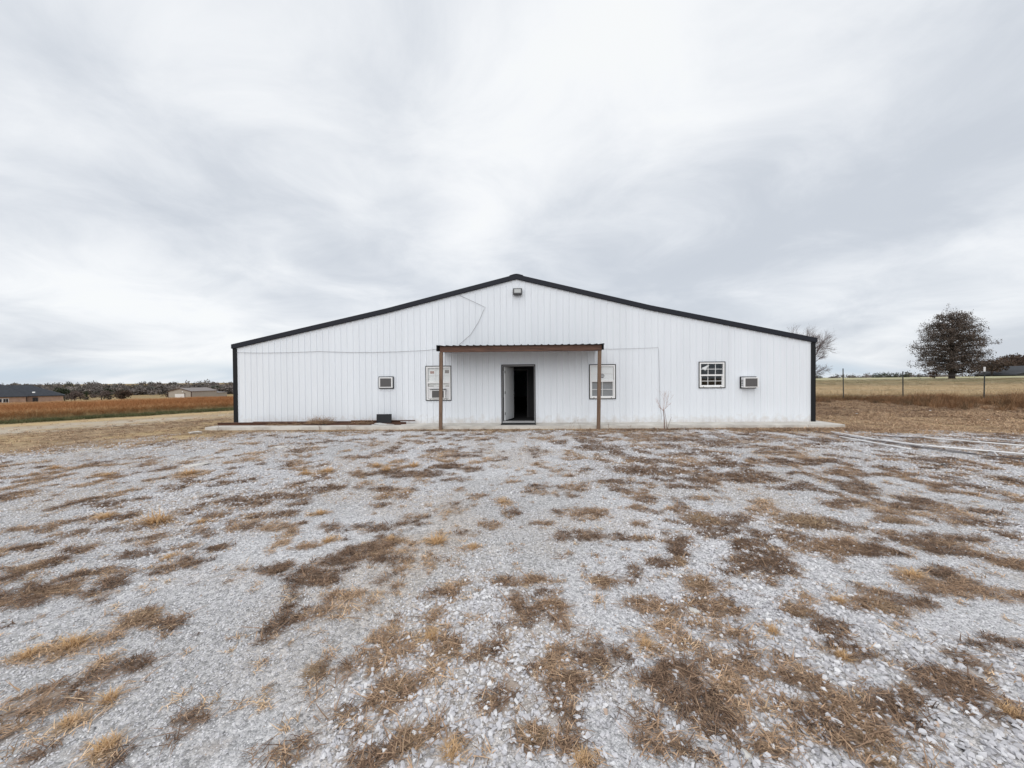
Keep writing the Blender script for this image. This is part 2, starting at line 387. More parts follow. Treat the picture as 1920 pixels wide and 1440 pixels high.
def patch_mask(x, y):
    """(cover, tan) : how much dead weed covers the stones, and how straw-coloured it is"""
    x = np.asarray(x, float); y = np.asarray(y, float)
    wx = x + 0.26*(fbm(x*4.3, y*4.3, 3)-0.5); wy = y + 0.26*(fbm(x*4.3+40, y*4.3+9, 3)-0.5)
    m = np.zeros_like(x); tn = np.zeros_like(x)
    for a, b, c, d, k in PATCHES:
        q = ((wx-a)/(c*.95+.02))**2 + ((wy-b)/(d*.95+.02))**2
        near = q < 4
        if not near.any(): continue
        g = 1-sst(0.15, 1.7, q)
        g = g*(1.0 if k != 'B' else 0.75)
        tn = np.where(g > m, {'D': 0.12, 'M': 0.42, 'B': 0.8}[k], tn)
        m = np.maximum(m, g)
    n = fbm(x*3.7+3, y*2.7+8, 4); f = fbm(x*4.1, y*4.1+3, 3)
    cov = -0.16 + 0.40*sst(2.4, 4.4, y) + 0.55*sst(0.3, 2.5, x)*sst(2.6, 5, y) + 0.25*sst(1.0, 4.0, -x)*sst(3.2, 5, y)*(1-sst(6.5, 8.5, y)*sst(4, 7, -x)) + 0.35*sst(7, 10.5, y)*sst(-3.5, 0, x) + 0.3*sst(5.5, 9.5, x)*sst(6, 10, y)
    cov = cov*(1-0.6*np.exp(-((x-0.1)/0.8)**2)*sst(3, 6, y)*(1-sst(9, 11, y))) - 0.45*np.exp(-((x-0.15)/0.75)**2)*(1-sst(4.5, 6.5, y))
    f2 = fbm(x*9.0+5, y*9.0, 3)
    wide = sst(0.55, 0.65, n + 0.22*(f-0.5) + 0.125*(cov-0.45))*0.85
    tn = np.where(wide > m, 0.08+0.6*sst(.35, .65, fbm(x*1.7+11, y*1.7, 3)), tn)
    m = np.maximum(m, wide)
    f3 = fbm(x*21.0, y*21.0+7, 2)
    m = m*sst(0.44, 0.62, 0.30*f + 0.42*f2 + 0.28*f3 + 0.20*m)*(1-0.65*wheel(x, y))
    return np.clip(m, 0, 1), tn
def yard_mask(x, y):
    """1 on the gravel yard"""
    n = (fbm(x*0.6, y*0.6, 4)-0.5)
    dl = ((x+12.4)*-0.638 + (y-9.3)*0.770)          # beyond the left edge of the gravel
    left = 1-sst(-2.0, 1.2, dl + 3.4*n + 1.2*(fbm(x*2.5, y*2.5, 3)-.5))
    front = 1-sst(-0.7, 0.5, y - (12.6 - 0.12*np.clip(x-7, 0, 30) - 0.031*x) + 1.8*n)
    side = 1-sst(18, 24, np.abs(x))
    return np.clip(left*front*side, 0, 1)

# ------------------------------------------------------------------ ground
def axis(fine0, fine1, step, lo, hi, grow=1.13):
    a = list(np.arange(fine0, fine1+1e-6, step))
    d = step; v = fine1
    while v < hi: d *= grow; v += d; a.append(v)
    d = step; v = fine0
    while v > lo: d *= grow; v -= d; a.insert(0, v)
    return np.array(a)
gx = axis(-13.0, 13.0, 0.07, -3500, 3500); gy = axis(0.8, 13.2, 0.06, -700, 4000)
GX, GY = np.meshgrid(gx, gy); X = GX.ravel(); Y = GY.ravel()
Z = land(X, Y)
pm, ptn = patch_mask(X, Y); ym = yard_mask(X, Y)
S_, T_ = s_left(X, Y), t_right(X, Y)
n_a = fbm(X*0.5, Y*0.5, 4); n_b = fbm(X*2.0+7, Y*2.0, 4); n_c = fbm(X*0.12+3, Y*0.12, 4)
def L3(a, b, t): return a + (b-a)*np.asarray(t)[:, None]
c = lambda *v: np.array(v)[None, :]*np.ones((len(X), 1))
straw = L3(c(.40, .285, .16), c(.22, .15, .09), sst(.35, .65, n_b))
soil = L3(c(.18, .122, .082), c(.29, .20, .135), n_b)
grav = L3(c(.60, .595, .60), c(.48, .47, .465), sst(.3, .7, n_a))
col = straw.copy()
# left: worn brown lawn, pale track, green verge, rust field
lawn = L3(c(.36, .265, .165), c(.24, .17, .105), sst(.35, .6, n_b))
lawn = L3(lawn, c(.47, .35, .19), sst(.5, .7, n_a)*0.8)
leftw = sst(-6.0, -9.0, X)
leftw = 1-sst(-9.0, -6.0, X)
col = L3(col, lawn, leftw)
track = L3(c(.42, .325, .205), c(.48, .425, .35), sst(.42, .62, n_a*.5+n_b*.5))
tw = sst(-4.6, -3.6, S_ + .8*(n_b-.5))*(1-sst(-0.5, 0.4, S_ + .8*(n_b-.5)))*sst(0.0, 6.0, -X)
col = L3(col, track, tw*0.85)
col = L3(col, c(.50, .37, .20), sst(-0.8, 0.0, S_)*(1-sst(.6, 1.5, S_)))
col = L3(col, L3(c(.12, .125, .055), c(.25, .20, .10), n_b), sst(.8, 1.6, S_)*(1-sst(2.2, 3.4, S_)))
rust = L3(c(.36, .155, .058), c(.28, .12, .048), n_c)
col = L3(col, rust, sst(3.6, 4.8, S_))
far = L3(c(.36, .25, .13), c(.26, .20, .10), n_c)
col = L3(col, far, sst(172, 190, S_))
# right: brown dirt by the fence, straw by the slab, meadow beyond
rw = sst(9.5, 11.5, X)*(1-sst(10, 30, S_))
dirt = L3(c(.19, .13, .08), c(.36, .25, .15), sst(.35, .62, n_b*0.6+n_a*0.4))
col = L3(col, dirt, rw*sst(-9.5, -6.0, T_ + 2*(n_a-.5))*0.9)
mead = L3(c(.50, .385, .23), c(.42, .36, .21), sst(.4, .6, n_c))
mead = L3(mead, L3(c(.47, .42, .26), c(.38, .37, .22), n_c), sst(18, 60, T_))
col = L3(col, mead, rw*sst(0.0, 1.6, T_))
grav = L3(grav, c(.50, .44, .385), sst(.42, .66, fbm(X*.9+20, Y*.9+4, 4))*.65)
col = L3(col, grav, ym)
col = L3(col, L3(soil, c(.31, .21, .12), ptn*0.7), pm*0.72*sst(0.05, .4, ym))
me = bpy.data.meshes.new("ground")
nx, ny = len(gx), len(gy)
idx = np.arange(nx*ny).reshape(ny, nx)
quads = np.stack([idx[:-1, :-1], idx[:-1, 1:], idx[1:, 1:], idx[1:, :-1]], -1).reshape(-1, 4)
me.vertices.add(nx*ny); me.vertices.foreach_set("co", np.stack([X, Y, Z], -1).ravel())
me.loops.add(quads.size); me.loops.foreach_set("vertex_index", quads.ravel().astype(np.int32))
me.polygons.add(len(quads)); me.polygons.foreach_set("loop_start", np.arange(0, quads.size, 4, dtype=np.int32))
me.polygons.foreach_set("use_smooth", np.ones(len(quads), bool))
me.update(); me.validate()
ca = me.color_attributes.new("earth", 'FLOAT_COLOR', 'POINT')
ca.data.foreach_set("color", np.concatenate([col, np.ones((len(X), 1))], 1).ravel().astype(np.float32))
ga = me.attributes.new("gravelly", 'FLOAT', 'POINT'); ga.data.foreach_set("value", (ym*(1-0.8*pm)).astype(np.float32))
ground = bpy.data.objects.new("ground", me); COL.objects.link(ground); ground["kind"] = "structure"
gm = bpy.data.materials.new("ground_earth"); gm.use_nodes = True
N, L = gm.node_tree.nodes, gm.node_tree.links
p = N['Principled BSDF']; p.inputs['Roughness'].default_value = 0.92; p.inputs['Specular IOR Level'].default_value = 0.15
ea = N.new('ShaderNodeAttribute'); ea.attribute_name = "earth"
gr = N.new('ShaderNodeAttribute'); gr.attribute_name = "gravelly"
tcn = N.new('ShaderNodeTexCoord')
vor = N.new('ShaderNodeTexVoronoi'); vor.inputs['Scale'].default_value = 38; L.new(tcn.outputs['Object'], vor.inputs[0])
vor2 = N.new('ShaderNodeTexVoronoi'); vor2.inputs['Scale'].default_value = 95; L.new(tcn.outputs['Object'], vor2.inputs[0])
bw = N.new('ShaderNodeSeparateColor'); L.new(vor.outputs['Color'], bw.inputs[0])
bw2 = N.new('ShaderNodeSeparateColor'); L.new(vor2.outputs['Color'], bw2.inputs[0])
def nm(op, a, b):
    n = N.new('ShaderNodeMath'); n.operation = op
    for i, v in enumerate((a, b)):
        if isinstance(v, (int, float)): n.inputs[i].default_value = v
        else: L.new(v, n.inputs[i])
    return n.outputs[0]
peb = nm('ADD', nm('MULTIPLY', bw.outputs[0], 0.55), nm('MULTIPLY', bw2.outputs[0], 0.45))
peb = nm('ADD', nm('MULTIPLY', peb, 1.1), 0.45)
nz = N.new('ShaderNodeTexNoise'); nz.inputs['Scale'].default_value = 22; nz.inputs['Detail'].default_value = 8; nz.inputs['Roughness'].default_value = 0.75
L.new(tcn.outputs['Object'], nz.inputs[0])
ern = nm('ADD', nm('MULTIPLY', nz.outputs[0], 1.3), 0.35)
mxv = N.new('ShaderNodeMix'); mxv.data_type = 'FLOAT'
L.new(gr.outputs['Fac'], mxv.inputs[0]); L.new(ern, mxv.inputs[2]); L.new(peb, mxv.inputs[3])
sc_ = N.new('ShaderNodeVectorMath'); sc_.operation = 'SCALE'; L.new(ea.outputs['Color'], sc_.inputs[0]); L.new(mxv.outputs[0], sc_.inputs[3])
L.new(sc_.outputs[0], p.inputs['Base Color'])
hgt = nm('SUBTRACT', nz.outputs[0], nm('ADD', nm('MULTIPLY', vor.outputs['Distance'], gr.outputs['Fac']), nm('MULTIPLY', vor2.outputs['Distance'], gr.outputs['Fac'])))
bp = N.new('ShaderNodeBump'); bp.inputs['Strength'].default_value = 0.8; bp.inputs['Distance'].default_value = 0.012
L.new(hgt, bp.inputs['Height']); L.new(bp.outputs[0], p.inputs['Normal'])
me.materials.append(gm)

# ------------------------------------------------------------------ gravel
def in_view(x, y, m=1.0):   # the wedge of ground in front of the camera, with room to step aside
    return (y > 0.9) & (np.abs(x) < 1.38*y + m)
def spread(n, x0, x1, y0, y1):
    return rng.uniform(x0, x1, n), rng.uniform(y0, y1, n)
stones = [stone_shape(100+i, 0.62 if i % 3 else 0.45) for i in range(12)]
gp, gs = [], []
for y0, y1, dens, lo, hi in ((0.9, 3.0, 3900, .0065, .024), (3.0, 5.0, 2300, .008, .024), (5.0, 8.0, 1150, .011, .028), (8.0, 12.8, 520, .014, .034)):
    xm = 1.38*y1+1.0
    x, y = spread(int(dens*2*xm*(y1-y0)), -xm, xm, y0, y1)
    k = in_view(x, y, 0.7); x, y = x[k], y[k]
    a, _ = patch_mask(x, y); b = yard_mask(x, y)
    coarse = fbm(x*0.5+31, y*0.35+2, 3)             # raked and washed: fine in the wheel tracks, coarse between
    keep = rng.random(len(x)) < (1-0.60*a)*b
    x, y, coarse = x[keep], y[keep], coarse[keep]
    r = (lo + (hi-lo)*rng.random(len(x))**2.9*(0.35+0.9*sst(.32, .62, coarse)))*.9*(1-.45*wheel(x, y))
    gp.append(np.stack([x, y, land(x, y) + r*rng.uniform(0.0, 0.35, len(x))], -1)); gs.append(r)
gp = np.concatenate(gp); gs = np.concatenate(gs); n = len(gp)
gt = np.clip(rng.normal(0.54, 0.17, n) + 0.20*(fbm(gp[:, 0]*0.8, gp[:, 1]*0.8, 3)-0.5), 0, 1)
gt = np.where(rng.random(n) < 0.012, 1.0, gt*0.97)
grot = np.stack([rng.normal(0, .32, n), rng.normal(0, .32, n), rng.uniform(0, 6.28, n)], -1)
gscl = gs[:, None]*rng.uniform(0.8, 1.25, (n, 3))
stone_mat = tint_mat("limestone_chips", [(0.0, (.24, .235, .25)), (.35, (.48, .472, .487)), (.6, (.625, .615, .632)), (.94, (.82, .815, .81)), (1.0, (.50, .38, .30))], 0.8, 0.05)
g = scatter("gravel", stones, gp, grot, gscl, gt, stone_mat)
tag(g, "loose grey crushed limestone gravel spread over the yard", "gravel")
print("gravel", n)

# ------------------------------------------------------------------ dead weeds matted on the stones
dead_stops = [(0.0, (.125, .080, .057)), (.25, (.235, .153, .103)), (.5, (.39, .262, .172)), (.75, (.55, .385, .25)), (1.0, (.70, .52, .34))]
dead_mat = tint_mat("dead_weeds", dead_stops, 0.85, 0.6, 0.15)
mats_ = [tuft_shape(200+i, 17, 0.045, (0.025, 0.095), (1.2, 2.9), 0.0027, 0.8) for i in range(8)] + \
        [tuft_shape(230+i, 6, 0.07, (0.06, 0.16), (1.9, 2.8), 0.0024, 0.5) for i in range(4)]
mp, mt_, mvar = [], [], []
for y0, y1, dens in ((0.9, 4.0, 900), (4.0, 8.0, 480), (8.0, 13.0, 210)):
    xm = 1.38*y1+1
    x, y = spread(int(dens*2*xm*(y1-y0)), -xm, xm, y0, y1)
    k = in_view(x, y, 0.7); x, y = x[k], y[k]
    a, tn = patch_mask(x, y); b = yard_mask(x, y)
    rr = rng.random(len(x)); mat_here = rr < a*b; strand = (rng.random(len(x)) < (0.022 + 0.10*sst(.02, .3, a))*b) & ~mat_here
    keep = mat_here | strand
    tn = np.where(strand, .75, tn)
    mvar.append(np.where(strand, rng.integers(8, 12, len(x)), rng.integers(0, 9, len(x)))[keep])
    x, y, tn = x[keep], y[keep], tn[keep]
    mp.append(np.stack([x, y, land(x, y)+0.008], -1)); mt_.append(tn)
mp = np.concatenate(mp); mt_ = np.concatenate(mt_); n = len(mp)
mtint = np.clip(mt_*0.75 + rng.normal(0.13, 0.14, n), 0, 1)
msc = (rng.uniform(0.6, 1.15, n)*(1+0.06*np.clip(mp[:, 1]-3, 0, 12)))[:, None]*np.array([[1, 1, .55]])
w = scatter("dry_weeds", mats_, mp, np.stack([rng.normal(0, .1, n), rng.normal(0, .1, n), rng.uniform(0, 6.28, n)], -1), msc, mtint, dead_mat, var=np.concatenate(mvar))
tag(w, "flattened brown dead weeds matted in patches over the gravel", "dead weeds")
print("mats", n)

# short dead turf around the yard: left lawn, straw strip along the slab, dirt on the right
tp = []
def turf(n, x0, x1, y0, y1, test, tint, size):
    x, y = spread(n, x0, x1, y0, y1)
    k = test(x, y) & (yard_mask(x, y) < rng.uniform(0.2, 0.9, n)) & (np.abs(x) < 1.42*y+2)
    inb = (x > -10.9) & (x < 11.3) & (y > 13.02-0.031*x)      # the slab and the building
    k &= ~inb
    x, y = x[k], y[k]
    tp.append(np.column_stack([x, y, land(x, y), np.clip(rng.normal(tint, .17, len(x)) + .5*(fbm(x*.7, y*.7, 3)-.5), 0, 1), rng.uniform(.7, 1.3, len(x))*size]))
turf(15000, -28, -5, 8.5, 26, lambda x, y: (s_left(x, y) < -3.4), .58, .95)
turf(7000, -30, -8, 9, 30, lambda x, y: (s_left(x, y) > -3.8) & (s_left(x, y) < 1.2) & (rng.random(len(x)) < .3), .85, 1.0)
turf(5000, -6, 12, 12.0, 13.2, lambda x, y: (y > 0) & (rng.random(len(x)) < .25+.75*sst(2.5, 6, x)), .5, 1.0)
turf(14000, 8, 24, 9.5, 17, lambda x, y: (t_right(x, y) < -5) & (rng.random(len(x)) < .25+sst(.4,.6,fbm(x*.8,y*.8,3))), .70, 1.2)
turf(12000, 10, 30, 12, 24, lambda x, y: (t_right(x, y) > -7) & (t_right(x, y) < .5), .48, 1.5)
tp = np.concatenate(tp); n = len(tp)
tf = scatter("dead_turf", mats_, tp[:, :3], np.stack([np.zeros(n), np.zeros(n), rng.uniform(0, 6.28, n)], -1), (tp[:, 4]*1.7)[:, None]*np.array([[1, 1, .8]]), tp[:, 3], dead_mat)
tag(tf, "short dead brown and straw coloured turf around the gravel", "dead grass")
print("turf", n)

# standing tufts: every straw-coloured clump is its own thing
blond = mat("straw_blades", (.68, .46, .25), .8, var=.0, col2=(.46, .30, .165), scale=9, spec=.2)
dun = mat("dun_blades", (.42, .30, .185), .8, col2=(.24, .165, .105), scale=9, spec=.2)
def tuft_mesh(name, seed, material, **k):
    v, f = tuft_shape(seed, **k)
    me = bpy.data.meshes.new(name); me.from_pydata(v, [], f); me.update(); me.materials.append(material)
    return me
spiky = [tuft_mesh("grass_tuft", 300+i, blond, n=170, rad=.055, length=(.07, .19), lean=(.1, 1.9), width=.0026, curl=.7) for i in range(3)]
loose = [tuft_mesh("grass_tuft", 320+i, dun, n=200, rad=.11, length=(.08, .2), lean=(.7, 2.3), width=.0025, curl=.7) for i in range(3)]
OWN = {98: "spiky golden tuft at the bottom edge, nearest the middle of the photo", 180: "straw tuft cut by the bottom edge just right of the middle",
       49: "straw tuft nearest the bottom left corner", 48: "golden tuft in the left foreground just above the corner tuft", 47: "thin straw tuft in the left foreground right of the golden one",
       40: "long golden tuft at the left, in line with a smaller one at the frame edge", 41: "small golden tuft touching the left frame edge", 175: "golden tuft at the right frame edge in the foreground",
       166: "yellow tuft against dark weeds in the right foreground", 164: "pale spiky tuft right of a dark weed patch near the middle foreground", 89: "pale curly straw mat in the middle foreground",
       0: "wide straw tuft alone on clear gravel left of the slab end", 16: "longest straw-yellow streak of grass at the left middle of the yard", 70: "upright straw tuft on gravel straight before the open door",
       38: "large dun clump with stems swept right, alone on the left gravel", 178: "clump with brown base and yellow top at the bottom, right of centre"}
for i, (a, b, cx_, d, k) in enumerate(PATCHES):
    if k == 'D': continue
    if k == 'M' and ((i % 3 or b > 6.5) and i not in (38, 178)): continue
    r = random.Random(i)
    ms = spiky if k == 'B' else loose
    o = bpy.data.objects.new("grass_tuft", ms[i % 3]); COL.objects.link(o)
    size = min(cx_, d*1.6 if k == 'M' else cx_)/(.16 if k == 'B' else .22)
    size = max(.55, min(size, 1.7))
    o.location = (a, b, land1(a, b)); o.rotation_euler = (0, 0, r.uniform(0, 6.28)); o.scale = (size*1.05, size*.95, size*(.55 if k == 'B' else .36))
    if i in OWN: tag(o, OWN[i], "grass tuft", "straw-yellow tufts on the gravel" if k == 'B' else "dull brown clumps on the gravel")
    elif k == 'B': tag(o, "little straw-yellow tuft among others scattered over the middle gravel", "grass tuft", "straw-yellow tufts on the gravel")
    else: tag(o, "low dull-brown clump among others lying flat on the gravel", "grass tuft", "dull brown clumps on the gravel")

# rocks that stand out of the gravel
rock_mat = mat("pale_rock", (.62, .60, .56), .85, col2=(.48, .46, .43), scale=14, bump=.5, bscale=30)
for i, (x, y, sx, sy, sz, lb) in enumerate((
        (-5.9, 9.75, .26, .12, .05, "flat pale limestone slab lying on gravel near the left lawn"),
        (-6.35, 7.75, .30, .12, .045, "long pale chalky rock in the gravel left of the porch"),
        (1.04, 1.70, .055, .03, .022, "long whitish stone among brown weeds in the right foreground"),
        (1.30, 2.75, .07, .055, .03, "broad grey stone half buried at the right of the yard"),
        (-10.4, 12.55, .30, .10, .10, "broken concrete lump at the left end of the slab"),
        (8.05, 7.15, .07, .05, .06, "dark stone standing alone right of the yard"))):
    v, f = stone_shape(700+i, .8)
    o = MB().add([(p_[0]*sx, p_[1]*sy, p_[2]*sz) for p_ in v], f).build("loose_rock" if i != 4 else "concrete_lump", rock_mat if i != 5 else mat("dark_rock", (.09, .085, .08), .9), loc=(x, y, land1(x, y)+sz*.3), bevel=.006)
    o.rotation_euler = (0, 0, i*.7 if i != 4 else .1)
    tag(o, lb, "rock" if i != 4 else "concrete")

# ------------------------------------------------------------------ slab and main building
BO = (0, 14.09, 0.1); BR = R(-1.78)
_cb, _sb = math.cos(BR), math.sin(BR)
def bw_(u, v, z=0.0):            # building coordinates -> world
    return (BO[0] + u*_cb - v*_sb, BO[1] + u*_sb + v*_cb, BO[2] + z)
concrete = mat("concrete", (.64, .61, .56), .9, col2=(.44, .41, .37), scale=1.6, bump=.25, bscale=60)
m = MB()
edge = [(-10.75, -.98)] + [(u, -1.02 + .02*math.sin(u*2.1)) for u in np.linspace(-10.4, 10.95, 24)] + [(11.15, -.93)]
poly = edge + [(11.15, 20.3), (-10.75, 20.3)]
nn = len(poly)
m.add([(u, v, 0) for u, v in poly] + [(u, v - (.02 if v < 0 else 0), -.16) for u, v in poly],
      [tuple(range(nn))] + [(i, i+nn, (i+1) % nn+nn, (i+1) % nn) for i in range(nn)])
slab = m.build("concrete_slab", concrete, loc=BO); slab.rotation_euler = (0, 0, BR); slab["kind"] = "structure"

bld = empty("metal_building", BO, BR)
tag(bld, "wide white ribbed metal building with black trim and a low gable roof", "building")
white = mat("white_steel", (.79, .825, .87), .5, col2=(.755, .79, .835), scale=.7, stretch=(3, 1, .35), spec=.4, rnd=.02)
N, L = white.node_tree.nodes, white.node_tree.links      # mud splashed up from the slab
_t = N.new('ShaderNodeTexCoord'); _s = N.new('ShaderNodeSeparateXYZ'); L.new(_t.outputs['Object'], _s.inputs[0])
_n = N.new('ShaderNodeTexNoise'); _n.inputs['Scale'].default_value = 5; _n.inputs['Detail'].default_value = 7; L.new(_t.outputs['Object'], _n.inputs[0])
_h = N.new('ShaderNodeMath'); _h.operation = 'MULTIPLY_ADD'; L.new(_n.outputs[0], _h.inputs[0]); _h.inputs[1].default_value = -.75; L.new(_s.outputs[2], _h.inputs[2])
_r = N.new('ShaderNodeMapRange'); L.new(_h.outputs[0], _r.inputs[0]); _r.inputs[1].default_value = -.12; _r.inputs[2].default_value = -.42; _r.inputs[4].default_value = .45
_m = N.new('ShaderNodeMix'); _m.data_type = 'RGBA'; L.new(_r.outputs[0], _m.inputs[0]); _m.inputs[7].default_value = (.50, .43, .35, 1)
_p = N['Principled BSDF']; L.new(_p.inputs['Base Color'].links[0].from_socket, _m.inputs[6]); L.new(_m.outputs[2], _p.inputs['Base Color'])
charcoal = mat("charcoal_trim", (.017, .019, .027), .6, spec=.25)
black = mat("black_trim", (.010, .011, .013), .6, spec=.25)
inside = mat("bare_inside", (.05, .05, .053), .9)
ROOF = [(-10.45, 2.99), (-4.6, 4.25), (0.19, 5.42), (5.03, 4.225), (10.86, 2.99)]
def roof_z(u):
    return float(np.interp(u, [p_[0] for p_ in ROOF], [p_[1] for p_ in ROOF]))
HOLES = [(-.36, .83, 0, 2.11), (-3.16, -2.26, .86, 2.09), (2.84, 3.75, .88, 2.09), (6.77, 7.66, 1.25, 2.15), (-4.86, -4.44, 1.33, 1.70), (8.27, 8.68, 1.25, 1.59)]
PITCH = .2286
def wall_panel(u0, u1, proud):
    """one 0.91 m sheet of ribbed steel from slab to rake, openings cut out"""
    prof = [(u0, 0)]
    k = math.ceil((u0 + 10.36 - PITCH/2)/PITCH - 1e-6)
    while True:
        cc_ = -10.36 + PITCH*(k+.5)
        if cc_ + .024 > u1: break
        if cc_ - .024 > u0: prof += [(cc_-.024, 0), (cc_-.010, .020), (cc_+.010, .020), (cc_+.024, 0)]
        for q in (.076, .152):
            qq = cc_+q
            if qq+.014 < u1: prof += [(qq-.013, 0), (qq-.005, .0035), (qq+.005, .0035), (qq+.013, 0)]
        k += 1
    prof.append((u1, 0))
    us = [p_[0] for p_ in prof]; ys = [p_[1] for p_ in prof]
    ex = set(us)
    for h in HOLES:
        for q in h[:2]:
            if u0 < q < u1: ex.add(q)
    for q, _z in ROOF:
        if u0 < q < u1: ex.add(q)
    ex = sorted(ex); mb = MB()
    for a, b in zip(ex[:-1], ex[1:]):
        if b-a < 1e-6: continue
        ya, yb = -np.interp(a, us, ys)-proud, -np.interp(b, us, ys)-proud
        mid = (a+b)/2; segs = [(0.0, None)]
        hs = sorted([h for h in HOLES if h[0] < mid < h[1]], key=lambda h: h[2])
        z = 0.0; segs = []
        for h in hs:
            if h[2] > z: segs.append((z, h[2]))
            z = h[3]
        segs.append((z, None))
        for z0, z1 in segs:
            za = z1 if z1 is not None else roof_z(a)-.03; zb = z1 if z1 is not None else roof_z(b)-.03
            mb.add([(a, ya, z0), (b, yb, z0), (b, yb, zb), (a, ya, za)], [(0, 1, 2, 3)])
    return mb
u = -10.36; i = 0
while u < 10.74:
    u1 = min(u+4*PITCH, 10.76)
    wall_panel(u, u1 + .004, .0015*(i % 2)).build("wall_panel", white, bld)
    u = u1; i += 1
# trim
for a, b in ((-10.45, -10.30), (10.71, 10.86)):
    mb = MB().box(a, b, -.034, .0, 0.004, 2.83); 
    mb.box(a if a < 0 else b-.02, a+.02 if a < 0 else b, .001, .14, .004, 2.83)
    mb.build("corner_trim", black, bld)
for (a, za), (b, zb) in zip(ROOF[:-1], ROOF[1:]):
    h = .165
    mb = MB().prism([(a, za-h), (b, zb-h), (b, zb), (a, za)], -.075, -.026)
    mb.prism([(a, za-h-.012), (b, zb-h-.012), (b, zb-h+.01), (a, za-h+.01)], -.055, -.0255)
    mb.build("rake_trim", charcoal, bld)
MB().prism([(-.05, 5.363), (.19, 5.421), (.43, 5.363), (.44, 5.378), (.28, 5.425), (.19, 5.436), (.10, 5.425), (-.06, 5.378)], -.085, 20.2).build("ridge_cap", charcoal, bld)
for a in (-10.47, 10.82):
    MB().box(a, a+.06, -.08, 20.1, 2.83, 2.985).build("eave_trim", charcoal, bld)
roof_mat = mat("dark_roof_steel", (.035, .037, .045), .45)
for (a, za), (b, zb) in zip(ROOF[:-1], ROOF[1:]):
    MB().prism([(a, za-.03), (b, zb-.03), (b, zb+.004), (a, za+.004)], -.022, 20.1).build("roof_slope", roof_mat, bld)
for a, b, nm_ in ((-10.44, -10.40, "side_wall"), (10.81, 10.85, "side_wall")):
    MB().box(a, b, .15, 20.0, 0, 2.83).build(nm_, white, bld)
MB().prism([(-10.40, 0), (10.81, 0), (10.81, 2.94)] + [(p_[0], p_[1]-.05) for p_ in ROOF[3:0:-1]] + [(-10.40, 2.94)], 19.9, 20.0).build("back_wall", white, bld)
MB().box(-10.39, 10.8, .03, 19.8, .002, .006).build("inner_floor", inside, bld)
# partition a little way in, with a second doorway
mb = MB()
mb.box(-3.0, -.62, 1.9, 2.0, .01, 2.6); mb.box(.62, 4.0, 1.9, 2.0, .01, 2.6); mb.box(-.62, .62, 1.9, 2.0, 2.02, 2.6)
mb.box(-3.0, 4.0, .05, 2.0, 2.6, 2.64); mb.box(-3.05, -3.0, .05, 2.0, .01, 2.6); mb.box(4.0, 4.05, .05, 2.0, .01, 2.6)
mb.build("inner_wall", inside, bld)
mb = MB(); mb.box(.56, .619, 1.86, 2.04, .01, 2.02); mb.box(-.619, -.56, 1.86, 2.04, .01, 2.02); mb.box(-.56, .56, 1.86, 2.04, 1.96, 2.019)
mb.build("inner_door_frame", mat("inner_frame_paint", (.07, .07, .075), .7), bld)

# door
frame_mat = mat("white_frame", (.80, .80, .80), .5)
dfr = MB()
dfr.box(-.358, -.343, -.020, .05, .05, 2.075); dfr.box(.813, .828, -.020, .05, .05, 2.075); dfr.box(-.358, .828, -.020, .05, 2.082, 2.104)
dfr.box(-.358, .828, -.022, .13, .004, .049)
jm = MB(); jm.box(-.357, -.325, .051, .13, .05, 2.07); jm.box(.796, .827, .051, .13, .05, 2.07); jm.box(-.357, .827, .051, .13, 2.071, 2.10)
jm.build("door_jamb", mat("dark_jamb", (.05, .05, .055), .7), bld)
dfr = dfr.build("door_frame", mat("door_frame_paint", (.42, .42, .43), .6), bld)
db = MB(); db.box(-.386, -.359, -.036, -.0225, .0, 2.138); db.box(.829, .856, -.036, -.0225, .0, 2.138); db.box(-.359, .829, -.036, -.0225, 2.105, 2.138)
db.build("door_trim", black, dfr)
MB().box(-.324, .795, -.045, .128, .05, .062).build("threshold", mat("aluminium_sill", (.70, .70, .70), .4, .6), dfr)
door = MB().box(0, 1.10, -.045, 0, .0, 1.99).build("door", mat("white_door", (.84, .86, .88), .5), bld, loc=(-.31, .135, .072), bevel=.004)
door.rotation_euler = (0, 0, R(74))
steel = mat("brushed_steel", (.55, .55, .54), .35, .9)
hd = MB(); hd.tube([(1.01, -.045, .93), (1.01, -.11, .93)], .014, n=8); hd.tube([(1.03, -.105, .93), (.88, -.105, .93)], .012, n=8)
hd.tube([(1.01, 0, .93), (1.01, .06, .93)], .014, n=8); hd.tube([(1.03, .055, .93), (.88, .055, .93)], .012, n=8)
hd.build("handle", steel, door)
db = MB(); db.tube([(1.01, -.045, 1.09), (1.01, -.07, 1.09)], .03, n=10); db.tube([(1.01, 0, 1.09), (1.01, .02, 1.09)], .03, n=10)
db.build("deadbolt", steel, door)
for z in (.2, .98, 1.75):
    MB().box(-.014, .012, -.06, -.044, z, z+.1).build("hinge", black, door)

